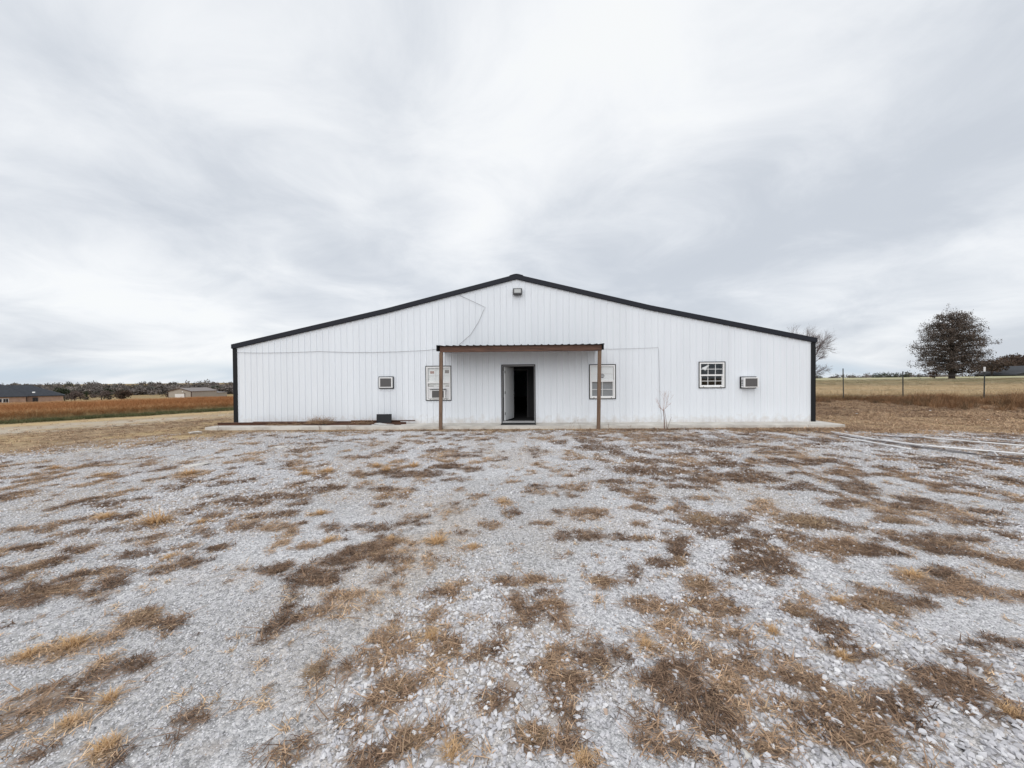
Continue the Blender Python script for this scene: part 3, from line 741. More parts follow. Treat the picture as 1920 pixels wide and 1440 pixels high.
# windows
glass = bpy.data.materials.new("window_glass"); glass.use_nodes = True
N, L = glass.node_tree.nodes, glass.node_tree.links
N.remove(N['Principled BSDF'])
tr = N.new('ShaderNodeBsdfTransparent'); tr.inputs[0].default_value = (.985, .99, .99, 1)
gl = N.new('ShaderNodeBsdfGlossy'); gl.inputs['Roughness'].default_value = .03; gl.inputs[0].default_value = (.9, .95, 1, 1)
lw = N.new('ShaderNodeLayerWeight'); lw.inputs[0].default_value = .5
pw = N.new('ShaderNodeMath'); pw.operation = 'POWER'; L.new(lw.outputs['Facing'], pw.inputs[0]); pw.inputs[1].default_value = 4
fr = N.new('ShaderNodeMath'); fr.operation = 'MULTIPLY_ADD'; L.new(pw.outputs[0], fr.inputs[0]); fr.inputs[1].default_value = .8; fr.inputs[2].default_value = .035
ms = N.new('ShaderNodeMixShader'); L.new(fr.outputs[0], ms.inputs[0]); L.new(tr.outputs[0], ms.inputs[1]); L.new(gl.outputs[0], ms.inputs[2])
L.new(ms.outputs[0], N['Material Output'].inputs[0])
vinyl = mat("white_vinyl", (.82, .82, .82), .45)
shade_mat = mat("white_blind", (.84, .84, .84), .8)
screen_mat = mat("grey_screen", (.27, .275, .285), .8)
def window(u0, u1, z0, z1, cols, zmid, lower=True):
    mb = MB(); w_ = .052
    mb.box(u0, u0+w_, -.030, .05, z0, z1); mb.box(u1-w_, u1, -.030, .05, z0, z1)
    mb.box(u0+w_, u1-w_, -.030, .05, z1-w_, z1); mb.box(u0+w_, u1-w_, -.034, .05, z0, z0+w_*.9)
    win = mb.build("window", vinyl, bld, bevel=.003)
    t_ = .028; mb = MB()
    mb.box(u0-t_, u0-.001, -.034, -.0225, z0-t_, z1+t_); mb.box(u1+.001, u1+t_, -.034, -.0225, z0-t_, z1+t_)
    mb.box(u0-.001, u1+.001, -.034, -.0225, z1+.001, z1+t_); mb.box(u0-.001, u1+.001, -.034, -.0225, z0-t_, z0-.001)
    mb.build("trim", black, win)
    MB().box(u0+w_, u1-w_, -.024, .03, zmid-.028, zmid+.028).build("meeting_rail", vinyl, win)
    halves = [(zmid+.028, z1-w_, .002)] + ([(z0+w_*.9, zmid-.028, .018)] if lower else [])
    for a, b, y in halves:
        if y > .01:
            mb = MB(); mb.box(u0+w_, u0+w_+.03, y-.014, y+.014, a, b); mb.box(u1-w_-.03, u1-w_, y-.014, y+.014, a, b); mb.box(u0+w_+.03, u1-w_-.03, y-.014, y+.014, a, a+.035)
            mb.build("lower_sash", vinyl, win)
        du = (u1-u0-2*w_)/cols; dz = (b-a)/2
        for c_ in range(cols):
            for r_ in range(2):
                MB().box(u0+w_+du*c_+.001, u0+w_+du*(c_+1)-.001, y, y+.003, a+dz*r_+.001, a+dz*(r_+1)-.001).build("pane", glass, win)
        for c_ in range(1, cols):
            MB().box(u0+w_+du*c_-.009, u0+w_+du*c_+.009, y-.008, y-.001, a, b).build("muntin", vinyl, win)
        for c_ in range(cols):
            MB().box(u0+w_+du*c_+(.0091 if c_ else 0), u0+w_+du*(c_+1)-(.0091 if c_ < cols-1 else 0), y-.007, y-.001, (a+b)/2-.009, (a+b)/2+.009).build("muntin", vinyl, win)
    for q in (u0+.12, u1-.16):
        MB().box(q, q+.04, -.04, -.031, z0+.012, z0+.03).build("latch", black, win)
    return win
winl = window(-3.16, -2.26, .86, 2.09, 3, 1.50, lower=False)
winm = window(2.84, 3.75, .88, 2.09, 2, 1.51)
winr = window(6.77, 7.66, 1.25, 2.15, 3, 1.69)
# left window: boarded behind the glass, papers taped to it
MB().box(-3.10, -2.32, .030, .035, 1.36, 2.035).build("backing_board", mat("foam_board", (.84, .84, .83), .8), winl)
for a, b, z0, z1, cl_ in ((-3.03, -2.88, 1.83, 1.92, (.50, .32, .27)), (-2.48, -2.32, 1.84, 1.96, (.36, .32, .29))):
    MB().box(a, b, .026, .029, z0, z1).build("paper_note", mat("note", cl_, .8, var=.3, scale=30), winl)
mb = MB(); mb.box(-3.108, -2.83, .0, .02, .915, 1.30); mb.box(-2.63, -2.312, .0, .02, .915, 1.30); mb.box(-2.83, -2.63, .0, .02, 1.235, 1.30)
mb.build("filler_panel", mat("filler_board", (.73, .73, .74), .7), winl)
MB().box(-3.108, -2.312, -.004, .028, 1.301, 1.355).build("lower_rail", vinyl, winl)
MB().box(-3.108, -2.312, .022, .026, 1.356, 1.471).build("pane", glass, winl)
for a, b in ((-3.10, -2.90), (-2.46, -2.32)):
    MB().box(a, b, .0, .02, 1.356, 1.38).build("foam_strip", mat("dull_foam", (.20, .18, .17), .9), winl)
# middle window: white blind above, grey screen below, round striped sticker
MB().box(2.90, 3.69, .012, .016, 1.54, 2.035).build("blind", shade_mat, winm)
MB().box(2.90, 3.69, .034, .038, .93, 1.48).build("insect_screen", screen_mat, winm)
st = MB(); cxs, czs, rs = 3.29, 1.70, .075
ring = [(cxs+rs*math.cos(a), czs+rs*math.sin(a)) for a in np.linspace(0, 2*math.pi, 28, endpoint=False)]
st.prism(ring, -.0105, -.0092)
stk = st.build("round_sticker", mat("sticker_dark", (.08, .09, .11), .5), winm)
mb = MB()
for z0, z1 in ((.028, .044), (-.012, .004), (-.04, -.028)):
    w0 = math.sqrt(max(rs*rs-max(z0*z0, z1*z1), 0))*.9
    mb.box(cxs-w0, cxs+w0, -.0122, -.0106, czs+z0, czs+z1)
mb.build("sticker_stripes", vinyl, stk)
# right window: torn paper in the upper corner
mb = MB(); mb.prism([(6.86, 1.955), (6.98, 1.86), (7.01, 1.87), (7.06, 1.97), (7.13, 2.03), (7.12, 2.06), (7.08, 2.055), (6.96, 1.99)], .012, .016)
mb.build("torn_paper", shade_mat, winr)

# ------------------------------------------------------------------ porch canopy
wood = mat("weathered_post", (.22, .145, .10), .85, col2=(.13, .085, .06), scale=7, stretch=(6, 6, .5), bump=.4, bscale=30)
beam_mat = mat("red_brown_beam", (.155, .084, .060), .85, col2=(.07, .042, .034), scale=3.5, stretch=(.5, 5, 5), bump=.4, bscale=20)
porch = empty("porch_canopy", bw_(0.3, -1.1, -.1), BR)
tag(porch, "flat wooden porch canopy with black metal roof over the open doorway", "canopy")
def pl(u, v, z): return (u-.3, v+1.1, z+.1)
def post(u0, u1, z0, z1):
    h = .055; mb = MB()
    a = [pl(u0-h, -1.1-h, z0), pl(u0+h, -1.1-h, z0), pl(u0+h, -1.1+h, z0), pl(u0-h, -1.1+h, z0)]
    b = [pl(u1-h, -1.1-h, z1), pl(u1+h, -1.1-h, z1), pl(u1+h, -1.1+h, z1), pl(u1-h, -1.1+h, z1)]
    mb.add(a+b, [(3, 2, 1, 0), (4, 5, 6, 7), (0, 1, 5, 4), (1, 2, 6, 5), (2, 3, 7, 6), (3, 0, 4, 7)])
    return mb.build("post", wood, porch, bevel=.008)
post(-2.41, -2.365, -.13, 2.53); post(2.93, 2.985, -.13, 2.53)
beam = MB().box(*[q for pr in ((-2.70, 2.75), (-.055, .085), (2.635, 2.835)) for q in pr])
beam.build("beam", beam_mat, porch, bevel=.006)
MB().box(-2.70, 2.75, 1.03, 1.07, 2.73, 2.89).build("ledger_board", beam_mat, porch)
for q in np.linspace(-2.66, 2.71, 10):
    mb = MB(); mb.add([(q-.019, .09, 2.72), (q+.019, .09, 2.72), (q+.019, 1.025, 2.80), (q-.019, 1.025, 2.80), (q-.019, .09, 2.835), (q+.019, .09, 2.835), (q+.019, 1.025, 2.895), (q-.019, 1.025, 2.895)],
        [(3, 2, 1, 0), (4, 5, 6, 7), (0, 1, 5, 4), (1, 2, 6, 5), (2, 3, 7, 6), (3, 0, 4, 7)])
    mb.build("rafter", wood, porch)
q = -2.80; k = 0
while q < 2.84:
    b = min(q+4*PITCH, 2.84); prof = [(q, 0)]
    cc_ = q+PITCH/2
    while cc_ < b-.02:
        prof += [(cc_-.03, 0), (cc_-.012, .024), (cc_+.012, .024), (cc_+.03, 0)]; cc_ += PITCH
    prof.append((b, 0)); mb = MB()
    o_ = .0015*(k % 2)
    for (a, za), (c_, zc) in zip(prof[:-1], prof[1:]):
        mb.add([(a, -.13, 2.840+za+o_), (c_, -.13, 2.840+zc+o_), (c_, 1.072, 2.905+zc+o_), (a, 1.072, 2.905+za+o_),
                (a, -.13, 2.838+za*.9), (c_, -.13, 2.838+zc*.9), (c_, 1.072, 2.90+zc*.9), (a, 1.072, 2.90+za*.9)],
               [(0, 1, 2, 3), (7, 6, 5, 4), (0, 4, 5, 1)])
    mb.build("roof_sheet", black, porch)
    q = b; k += 1
for a in (-2.80, 2.765):
    mb = MB(); mb.add([(a, -.135, 2.66), (a+.035, -.135, 2.66), (a+.035, 1.06, 2.73), (a, 1.06, 2.73), (a, -.135, 2.868), (a+.035, -.135, 2.868), (a+.035, 1.06, 2.935), (a, 1.06, 2.935)],
        [(3, 2, 1, 0), (4, 5, 6, 7), (0, 1, 5, 4), (1, 2, 6, 5), (2, 3, 7, 6), (3, 0, 4, 7)])
    mb.build("end_trim", black, porch)

# ------------------------------------------------------------------ things on and by the wall
case_mat = mat("white_plastic", (.80, .80, .80), .5)
grille_mat = mat("grey_fins", (.15, .145, .145), .6, col2=(.11, .105, .105), scale=60)
def air_conditioner(u0, u1, z0, z1, depth, label, sleeve=True, back=.02):
    t = empty("air_conditioner", bw_((u0+u1)/2, 0, z0), BR)
    tag(t, label, "air conditioner", "air conditioners in the front wall")
    w_ = (u1-u0)/2; h = z1-z0
    mb = MB(); mb.box(-w_, w_, -depth, back, 0, h); mb.build("case", case_mat, t, bevel=.012)
    MB().box(-w_*.82, w_*.82, -depth-.003, -depth-.0005, h*.10, h*.90).build("grille", mat("condenser_face", (.12, .115, .115), .6), t)
    n = 16
    for i in range(n):
        x_ = -w_*.80 + 2*w_*.80*i/(n-1)
        MB().box(x_-.002, x_+.002, -depth-.007, -depth-.0031, h*.13, h*.87).build("fin", grille_mat, t)
    for sgn in (-1, 1):
        for k in range(4):
            a = sgn*w_
            MB().box(min(a, a+sgn*.003), max(a, a+sgn*.003), -depth*.75, -.06, h*(.2+.16*k), h*(.2+.16*k)+.03).build("side_louvre", grille_mat, t)
    if sleeve:
        s_ = .03; mb = MB()
        mb.box(-w_-s_, -w_-.001, -.05, -.0225, -s_, h+s_); mb.box(w_+.001, w_+s_, -.05, -.0225, -s_, h+s_)
        mb.box(-w_-.001, w_+.001, -.05, -.0225, h+.001, h+s_); mb.box(-w_-.001, w_+.001, -.05, -.0225, -s_, -.001)
        mb.build("sleeve_trim", black, t)
    return t
air_conditioner(-4.90, -4.40, 1.32, 1.71, .10, "white wall air conditioner above the black panel left of the porch")
air_conditioner(8.23, 8.74, 1.235, 1.60, .24, "white wall air conditioner sticking out right of the small window")
acw = air_conditioner(-2.98, -2.45, .915, 1.235, .12, "white window air conditioner under a black strip behind the left post", sleeve=False)
MB().box(-.30, .30, -.14, -.0225, .325, .345).build("drip_cover", black, acw)

fl = empty("flood_light", bw_(.232, 0, 4.65), BR)
tag(fl, "square grey flood light mounted high under the roof peak", "light")
hg = mat("grey_casting", (.10, .10, .105), .5)
mb = MB(); mb.prism([(-.165, .03), (.165, .03), (.165, .24), (-.165, .24)], -.17, -.03); mb.box(-.13, .13, -.15, -.04, -.0, .03)
mb.build("housing", hg, fl, bevel=.012)
MB().box(-.12, .12, -.176, -.171, .075, .205).build("lens", mat("frosted_lens", (.50, .52, .52), .3), fl)
MB().box(-.05, .05, -.03, -.021, .08, .2).build("bracket", hg, fl)
mb = MB(); mb.tube([(.0, -.09, .238), (.0, -.09, .30)], .022, n=10); mb.build("photocell", case_mat, fl)

wire_mat = mat("grey_cable", (.30, .30, .31), .6)
def cable(name, pts, r, label, material=wire_mat, v=-.03, cat="cable"):
    mb = MB(); mb.tube([bw_(a, v if len(q) == 1 else q[0], q[-1]) for a, *q in pts], r, n=5)
    return tag(mb.build(name, material), label, cat)
cable("cable", [(-10.3, 2.68), (-9.4, 2.655), (-8.3, 2.66), (-7.14, 2.69), (-6.1, 2.645), (-5.13, 2.635), (-4.2, 2.65), (-3.2, 2.685), (-2.7, 2.73), (-2.56, 2.76)], .006, "thin grey cable strung along the white wall left of the porch")
cable("cable", [(2.92, 2.67), (3.6, 2.665), (4.4, 2.675), (5.30, 2.70), (5.315, 2.6), (5.33, 2.0), (5.34, 1.3), (5.355, .7), (5.37, .45), (5.42, .25), (5.40, .08)], .005, "thin cable running right of the porch and down the wall")
cable("cable", [(-1.90, 4.70), (-1.55, 4.53), (-1.2, 4.36), (-.955, 4.235), (-1.02, 4.13), (-1.2, 3.72), (-1.5, 3.25), (-1.95, 2.87)], .006, "loose wire hanging in a bent loop from the rake above the porch")
cable("power_cord", [(-2.62, .80), (-2.585, .62), (-2.60, .45), (-2.625, .22), (-2.63, .20)], .006, "thin cord dangling below the left window")

mat_obj = MB().box(-.62, .62, -.28, .28, 0, .012).build("door_mat", mat("rubber_mat", (.018, .018, .018), .85, bump=.4, bscale=120), loc=bw_(.235, -.40, .001))
mat_obj.rotation_euler = (0, 0, BR); tag(mat_obj, "flat black mat on the slab before the open door", "mat")

bp_ = empty("black_panel", bw_(-4.64, -.34, .0), BR)
tag(bp_, "upright flat black box on the slab leaning near the wall", "box")
pnl = MB().box(-.27, .27, -.03, .03, .0, .37).build("body", mat("black_plastic", (.014, .015, .018), .45), bp_, loc=(0, 0, .005), bevel=.008)
pnl.rotation_euler = (R(-4), 0, 0)
MB().box(-.22, .22, -.06, .05, .0, .012).build("foot", black, bp_)
cord = mat("white_cord", (.70, .70, .69), .5)
r = random.Random(3); pts = []
for i in range(46):
    a = i*.62
    pts.append((-4.62 + .22*math.cos(a)*(1+.5*math.sin(a*.37)) + .12*math.sin(i*.21), -.52 + .10*math.sin(a*1.05) , .012 + .05*max(0, math.sin(a*.5))**2 + .002*(i % 5)))
mb = MB(); mb.tube([bw_(*q) for q in pts], .009, n=6); mb.tube([bw_(-5.0, -.56, .012), bw_(-4.86, -.60, .014), bw_(-4.7, -.56, .012)], .016, n=6)
tag(mb.build("cord_tangle", cord, smooth=True), "tangle of white cord at the foot of the black box", "cord")

rust_mat = mat("rusty_steel", (.085, .047, .035), .85, col2=(.16, .075, .045), scale=5, stretch=(.6, 3, 3), bump=.3, bscale=30)
def rusty_beam(u0, u1, v0, v1, h, w_, label, z=0.0):
    d = math.hypot(u1-u0, v1-v0); t = .012; mb = MB()
    mb.box(0, d, -w_/2, w_/2, 0, t); mb.box(0, d, -w_/2, w_/2, h-t, h); mb.box(.001, d-.001, -t/2, t/2, t, h-t)
    o = mb.build("rusty_beam", rust_mat, loc=bw_(u0, v0, z+.001)); o.rotation_euler = (0, 0, BR + math.atan2(v1-v0, u1-u0))
    tag(o, label, "steel beam", "rusty beams along the wall")
rusty_beam(-10.75, -6.9, -.42, -.36, .10, .10, "rusty steel beam poking past the left corner of the building")
rusty_beam(-9.6, -4.1, -.16, -.14, .10, .10, "long rusty beam lying closest to the left wall foot")
rusty_beam(-7.6, -3.85, -.29, -.27, .075, .08, "rusty beam on the slab running behind the black box")
rusty_beam(-6.7, -3.98, -.43, -.47, .06, .07, "thin front rusty beam on the slab beside the black box")
rusty_beam(-5.9, -3.55, -.21, -.19, .035, .05, "slim rusty bar whose end points toward the porch post", z=.101)

# ------------------------------------------------------------------ weeds by the slab
twig_mat = mat("dry_twigs", (.22, .15, .11), .85, col2=(.32, .21, .15), scale=20)
def branchy(mb, p, d, ln, r, depth, rnd, spread_=.6, kids=(2, 4), bend=(0, 0, .15), taper=.55, seg=3, nside=5, shrink=.68, out=None):
    pts = [Vector(p)]; d = Vector(d).normalized(); q = Vector(p)
    for i in range(seg):
        d = (d + Vector(bend)*.35 + Vector((rnd.gauss(0, .12), rnd.gauss(0, .12), rnd.gauss(0, .08)))).normalized()
        q = q + d*(ln/seg); pts.append(q.copy())
    mb.tube(pts, r, r*taper, n=nside, cap=False)
    if out is not None: out.append((q.copy(), depth, d.copy()))
    if depth <= 0: return
    for k in range(rnd.randint(*kids)):
        t = rnd.uniform(.45, 1.0); b = pts[min(int(t*seg)+0, seg)] if t < .98 else pts[-1]
        i0 = min(int(t*seg), seg-1); b = pts[i0].lerp(pts[i0+1], t*seg-i0)
        ax = Vector((rnd.gauss(0, 1), rnd.gauss(0, 1), rnd.gauss(0, .6))).normalized()
        nd = (d + ax*spread_*rnd.uniform(.6, 1.3)).normalized()
        branchy(mb, b, nd, ln*shrink*rnd.uniform(.75, 1.2), max(r*taper*rnd.uniform(.7, .95), .0008), depth-1, rnd, spread_, kids, bend, taper, seg, max(nside-1, 3), shrink, out)
sap = empty("dead_sapling", bw_(5.12, -1.12, -.08), BR)
tag(sap, "bare reddish dead sapling standing against the white wall", "sapling")
rnd = random.Random(8)
mb = MB(); mb.tube([(0, 0, -.03), (-.01, 0, .35), (-.03, .01, .62)], .018, .011, n=6); mb.tube([(.08, 0, -.02), (.05, 0, .3), (.0, 0, .6)], .010, .006, n=5)
mb.tube([(.1, .02, -.02), (.17, .03, .18), (.25, .05, .36)], .008, .004, n=5)
mb.build("stem", mat("sapling_bark", (.22, .15, .13), .85), sap)
mb = MB()
for d_, l_ in (((-.02, 0, 1), .42), ((.55, .0, .7), .36), ((-.5, .05, .75), .34), ((-.4, -.1, .35), .2), ((.1, .1, 1), .4), ((.35, -.1, .5), .22)):
    branchy(mb, (-.03, .01, .58), d_, l_, .006, 2, rnd, .5, (3, 5), (0, 0, .25))
mb.build("twigs", mat("pinkish_twigs", (.42, .27, .23), .85), sap)
def weed(u, v, h, n, seed, label, name="dead_weed", z=-.1, sp=.5):
    rnd = random.Random(seed); mb = MB()
    for i in range(n):
        branchy(mb, (rnd.uniform(-.03, .03)*n/3, rnd.uniform(-.03, .03), -.02), (rnd.gauss(0, .25), rnd.gauss(0, .2), 1), h*rnd.uniform(.4, .7), .004, 2, rnd, sp, (1, 3), (0, 0, .1), nside=4)
    o = mb.build(name, twig_mat, loc=bw_(u, v, z)); o.rotation_euler = (0, 0, BR)
    tag(o, label, "weed")
weed(2.35, -1.12, .55, 2, 21, "thin dead weed stalk just left of the right porch post")
weed(1.95, -1.10, .45, 3, 22, "wispy dead weed at the slab edge between door and right post")
weed(3.25, -1.15, .35, 2, 23, "short dead twig at the slab right of the right post")
weed(-5.6, -1.15, .35, 5, 24, "dry brown weed cluster at the slab edge below the black box")
weed(-6.6, -1.12, .22, 6, 25, "small dark dead weed at the slab edge under the tumbleweed")
weed(-10.2, -1.1, .25, 2, 26, "stubby dead stick at the slab edge near the left corner")
weed(-.95, -1.15, .16, 5, 27, "little dark weed at the slab edge left of the mat")
weed(4.0, -1.2, .30, 3, 28, "arched dead stems on the straw right of the right post", sp=.9)
weed(9.6, -1.5, .35, 2, 29, "thin dry stalk in the straw before the right corner")
weed(-10.9, 3.2, .55, 4, 30, "dry stalks standing beside the left corner trim")
# tumbleweed and litter caught on the beams
def wisps(name, u, v, z, n, rad, ln, label, seed, flat=.5):
    rnd = random.Random(seed); mb = MB()
    for i in range(n):
        a = rnd.uniform(0, 6.28); rr = rad*math.sqrt(rnd.random())
        p = Vector((rr*math.cos(a)*1.9, rr*math.sin(a)*.45, .01 + rnd.random()*.05)); d = Vector((rnd.gauss(0, 1), rnd.gauss(0, .5), abs(rnd.gauss(0, flat)))).normalized()
        pts = [p]
        for k in range(4):
            d = (d + Vector((rnd.gauss(0, .35), rnd.gauss(0, .35), rnd.gauss(-.12, .25)))).normalized(); q = pts[-1] + d*ln/4*rnd.uniform(.6, 1.2)
            q.z = max(q.z, .008); pts.append(q)
        mb.tube(pts, .0035, .0015, n=3, cap=False)
    o = mb.build(name, mat("straw_litter", (.42, .28, .17), .85, col2=(.26, .17, .105), scale=8), loc=bw_(u, v, z)); o.rotation_euler = (0, 0, BR)
    tag(o, label, "tumbleweed" if name == "tumbleweed" else "litter")
wisps("tumbleweed", -6.95, -.40, .06, 420, .24, .30, "straw-coloured tumbleweed snagged on the rusty beams", 3, .6)
wisps("straw_litter", -8.2, -.5, .0, 130, .35, .22, "scattered straw on the slab left of the tumbleweed", 5, .3)
wisps("straw_litter", -5.4, -.42, .03, 140, .22, .22, "scattered straw on beams left of the black box", 6, .3)

# ------------------------------------------------------------------ discarded white pipes on the right
pipe_mat = mat("white_pipe", (.82, .82, .82), .45)
strip_mat = mat("dark_strip", (.07, .065, .07), .6, col2=(.12, .11, .115), scale=6)
def pipe(pts, r, label, material=pipe_mat, name="white_pipe", cat="pipe", group="white pipes on the ground"):
    q = []
    for (x0, y0), (x1, y1) in zip(pts[:-1], pts[1:]):
        for t in np.linspace(0, 1, 7)[:-1]: q.append((x0+(x1-x0)*t, y0+(y1-y0)*t))
    q.append(pts[-1]); n = len(q)
    zz = np.array([land1(*a) for a in q]) + r + .035
    mb = MB(); mb.tube([(a[0], a[1], z) for a, z in zip(q, zz)], r, n=8)
    tag(mb.build(name, material, smooth=True), label, cat, group)
pipe([(9.51, 11.44), (9.50, 10.05)], .016, "white pipe at the far left end of the scrap row")
pipe([(9.52, 9.95), (9.70, 9.15), (10.66, 7.98), (10.9, 7.7)], .018, "longest white pipe running right through the middle of the scrap row")
pipe([(8.99, 10.53), (8.99, 8.65)], .016, "white pipe lying nearest the building's slab side of the scrap")
pipe([(10.99, 10.33), (11.5, 9.55), (12.3, 8.4)], .015, "white pipe farthest back on the brown dirt")
pipe([(9.12, 11.58), (9.3, 10.2), (9.55, 9.0), (9.8, 8.1)], .008, "dark flat strip lying along the white pipes", strip_mat, "dark_strip", "scrap", "dark strips in the scrap row")
pipe([(9.35, 9.0), (9.6, 8.2), (10.1, 7.55)], .009, "dark strip at the near right end of the scrap", strip_mat, "dark_strip", "scrap", "dark strips in the scrap row")
pipe([(10.3, 10.5), (11.2, 10.2), (12.2, 9.3)], .008, "dark strip behind the back white pipe", strip_mat, "dark_strip", "scrap", "dark strips in the scrap row")
for i, (x, y, a, ln, lb) in enumerate(((9.55, 8.95, .4, .55, "bent grey metal strip twisted in the middle of the scrap"), (10.0, 7.9, .9, .5, "curled pale metal strip at the near end of the scrap"),
                                       (11.15, 10.1, 2.2, .35, "short pale strip propped on the back white pipe"), (11.6, 9.5, 1.2, .3, "short pale stub beside the back white pipe"))):
    mb = MB(); pts = [(x + ln*t*math.cos(a), y + ln*t*math.sin(a), land1(x, y) + .035 + .05*math.sin(t*3.0) + .01) for t in np.linspace(0, 1, 9)]
    for (p0, p1) in zip(pts[:-1], pts[1:]):
        w_ = Vector((-math.sin(a), math.cos(a), 0))*.014; A, B_ = Vector(p0), Vector(p1); tz = Vector((0, 0, .004))
        mb.add([A-w_, A+w_, B_+w_, B_-w_, A-w_-tz, A+w_-tz, B_+w_-tz, B_-w_-tz], [(0, 1, 2, 3), (7, 6, 5, 4), (0, 4, 5, 1), (3, 2, 6, 7), (1, 5, 6, 2), (0, 3, 7, 4)])
    tag(mb.build("metal_strip", mat("dull_strip", (.50, .49, .49), .5, .2)), lb, "scrap", "bent strips in the scrap row")
paint_bits = mat("white_bits", (.75, .74, .72), .7)
for i, (x, y, lb) in enumerate(((14.9, 16.6, "white scrap of litter on brown dirt before the second fence post"), (18.4, 16.9, "white scrap of litter on the dirt near the middle of the fence"), (17.6, 14.2, "white scrap of litter on the dirt nearest the pipes"))):
    v_, f_ = stone_shape(800+i, .4); o = MB().add([(q[0]*.07, q[1]*.06, q[2]*.05) for q in v_], f_).build("litter_scrap", paint_bits, loc=(x, y, land1(x, y)+.05))
    tag(o, lb, "litter")

# ------------------------------------------------------------------ wire fence on the right
fence = empty("wire_fence", (21.4, 21.0, land1(21.4, 21.0)))
tag(fence, "sparse wire fence on dark steel posts right of the building", "fence")
tpost = mat("dark_green_steel", (.035, .04, .04), .6)
FP = [(8.0, 26.3, 1.75), (12.6, 24.4, 1.75), (19.0, 22.0, 1.82), (21.4, 21.0, 1.62), (24.6, 20.0, 1.80), (27.8, 18.8, 1.75), (31.4, 17.4, 1.75)]
fo = Vector(fence.location)
for i, (x, y, h) in enumerate(FP):
    z = land1(x, y); mb = MB(); b = Vector((x, y, z)) - fo
    lx = (.03, .0, -.03, -.02, .03, 0, 0)[i]
    def pp(a, b_, z_): return (b.x + a + lx*z_/h, b.y + b_, b.z + z_)
    for x0, x1, y0, y1 in ((-.024, .024, -.004, .004), (-.004, .004, .0041, .038)):
        mb.add([pp(x0, y0, -.12), pp(x1, y0, -.12), pp(x1, y1, -.12), pp(x0, y1, -.12), pp(x0, y0, h), pp(x1, y0, h), pp(x1, y1, h), pp(x0, y1, h)],
               [(3, 2, 1, 0), (4, 5, 6, 7), (0, 1, 5, 4), (1, 2, 6, 5), (2, 3, 7, 6), (3, 0, 4, 7)])
    po = mb.build("post", tpost, fence)
    if i == 4:
        mb = MB(); mb.add([pp(x0, y0, z_) for z_ in (h-.24, h+.003) for x0, y0 in ((-.027, -.010), (.027, -.010), (.027, .041), (-.027, .041))],
            [(3, 2, 1, 0), (4, 5, 6, 7), (0, 1, 5, 4), (1, 2, 6, 5), (2, 3, 7, 6), (3, 0, 4, 7)])
        mb.build("white_tip", pipe_mat, po)
fw = mat("old_wire", (.25, .25, .26), .5, .6)
for hz in (.35, .68, 1.0, 1.3, 1.55):
    mb = MB(); pts = []
    for (x0, y0, h0), (x1, y1, h1) in zip(FP[:-1], FP[1:]):
        for t in np.linspace(0, 1, 9)[:-1]:
            x, y = x0+(x1-x0)*t, y0+(y1-y0)*t
            pts.append(Vector((x, y-.03, land1(x0, y0)*(1-t)+land1(x1, y1)*t + hz*min(h0, h1)/1.75 - .05*math.sin(t*math.pi))) - fo)
    mb.tube(pts, .004, n=4); mb.build("wire", fw, fence)

# ------------------------------------------------------------------ tall grass
def wedge(n, lo, hi, d0, d1, power=1.0):
    d = np.sqrt(rng.uniform(d0**2, d1**2, n)) if power == 1 else d0*(d1/d0)**rng.random(n)
    return rng.uniform(lo, hi, n)*d, d
blades = [tuft_shape(400+i, 46, .22, (.55, 1.0), (.0, .55), .006, .45) for i in range(6)]
x, y = wedge(60000, -1.55, -.60, 15, 165, 2)
s = s_left(x, y); k = (s > 4.4) & (s < 178); x, y, s = x[k], y[k], s[k]; n = len(x)
d = np.hypot(x, y)
size = rng.uniform(.75, 1.1, n)*(1+.0015*d); wid = size*(1+.022*d)
tn = np.clip(.42 + .9*(fbm(x*.06, y*.06, 3)-.5) + rng.normal(0, .12, n) + .3*(1-sst(4.4, 6, s)) + .35*sst(150, 178, s), 0, 1)
size *= .62 + .38*sst(4.4, 9, s)
rust_mat2 = tint_mat("rust_bluestem", [(0, (.28, .118, .045)), (.45, (.40, .185, .075)), (.75, (.46, .245, .11)), (1, (.52, .35, .19))], .85, .2, .2)
o = scatter("bluestem_field", blades, np.stack([x, y, land(x, y)-.02], -1), np.stack([rng.normal(0, .08, n), rng.normal(0, .08, n), rng.uniform(0, 6.28, n)], -1), np.stack([wid, wid, size*.92], -1), tn, rust_mat2)
tag(o, "tall rust-coloured dry grass filling the field on the left", "grass")
print("field", n)
fring = [tuft_shape(430+i, 44, .16, (.3, .62), (.3, 1.6), .006, .9, az=-.4, azs=1.2) for i in range(5)]
x, y = wedge(30000, -1.55, -.58, 14, 46)
s = s_left(x, y); k = (s > 1.6 + 2.2*fbm(x*.3, y*.3, 2)) & (s < 7.4) & (rng.random(len(x)) < .8); x, y, s = x[k], y[k], s[k]; n = len(x)
o = scatter("verge_grass", fring, np.stack([x, y, land(x, y)-.01], -1), np.stack([np.zeros(n), np.zeros(n), rng.normal(0, .7, n)], -1), (rng.uniform(.6, 1.1, n)*(.45+.6*sst(2.2, 5.5, s)))[:, None]*np.ones((1, 3)), np.clip(rng.normal(.74, .16, n), 0, 1),
            tint_mat("tan_verge", [(0, (.10, .10, .05)), (.4, (.26, .19, .10)), (.75, (.46, .34, .19)), (1, (.56, .42, .25))], .85, .25, .2))
tag(o, "tan grass leaning over the verge along the rust field", "grass"); print("verge", n)
low = [tuft_shape(440+i, 40, .14, (.08, .2), (.2, 1.2), .004, .6) for i in range(4)]
x, y = wedge(30000, -1.55, -.58, 14, 44)
s = s_left(x, y); k = (s > .9 + .6*fbm(x*.8, y*.8, 2)) & (s < 3.0); x, y = x[k], y[k]; n = len(x)
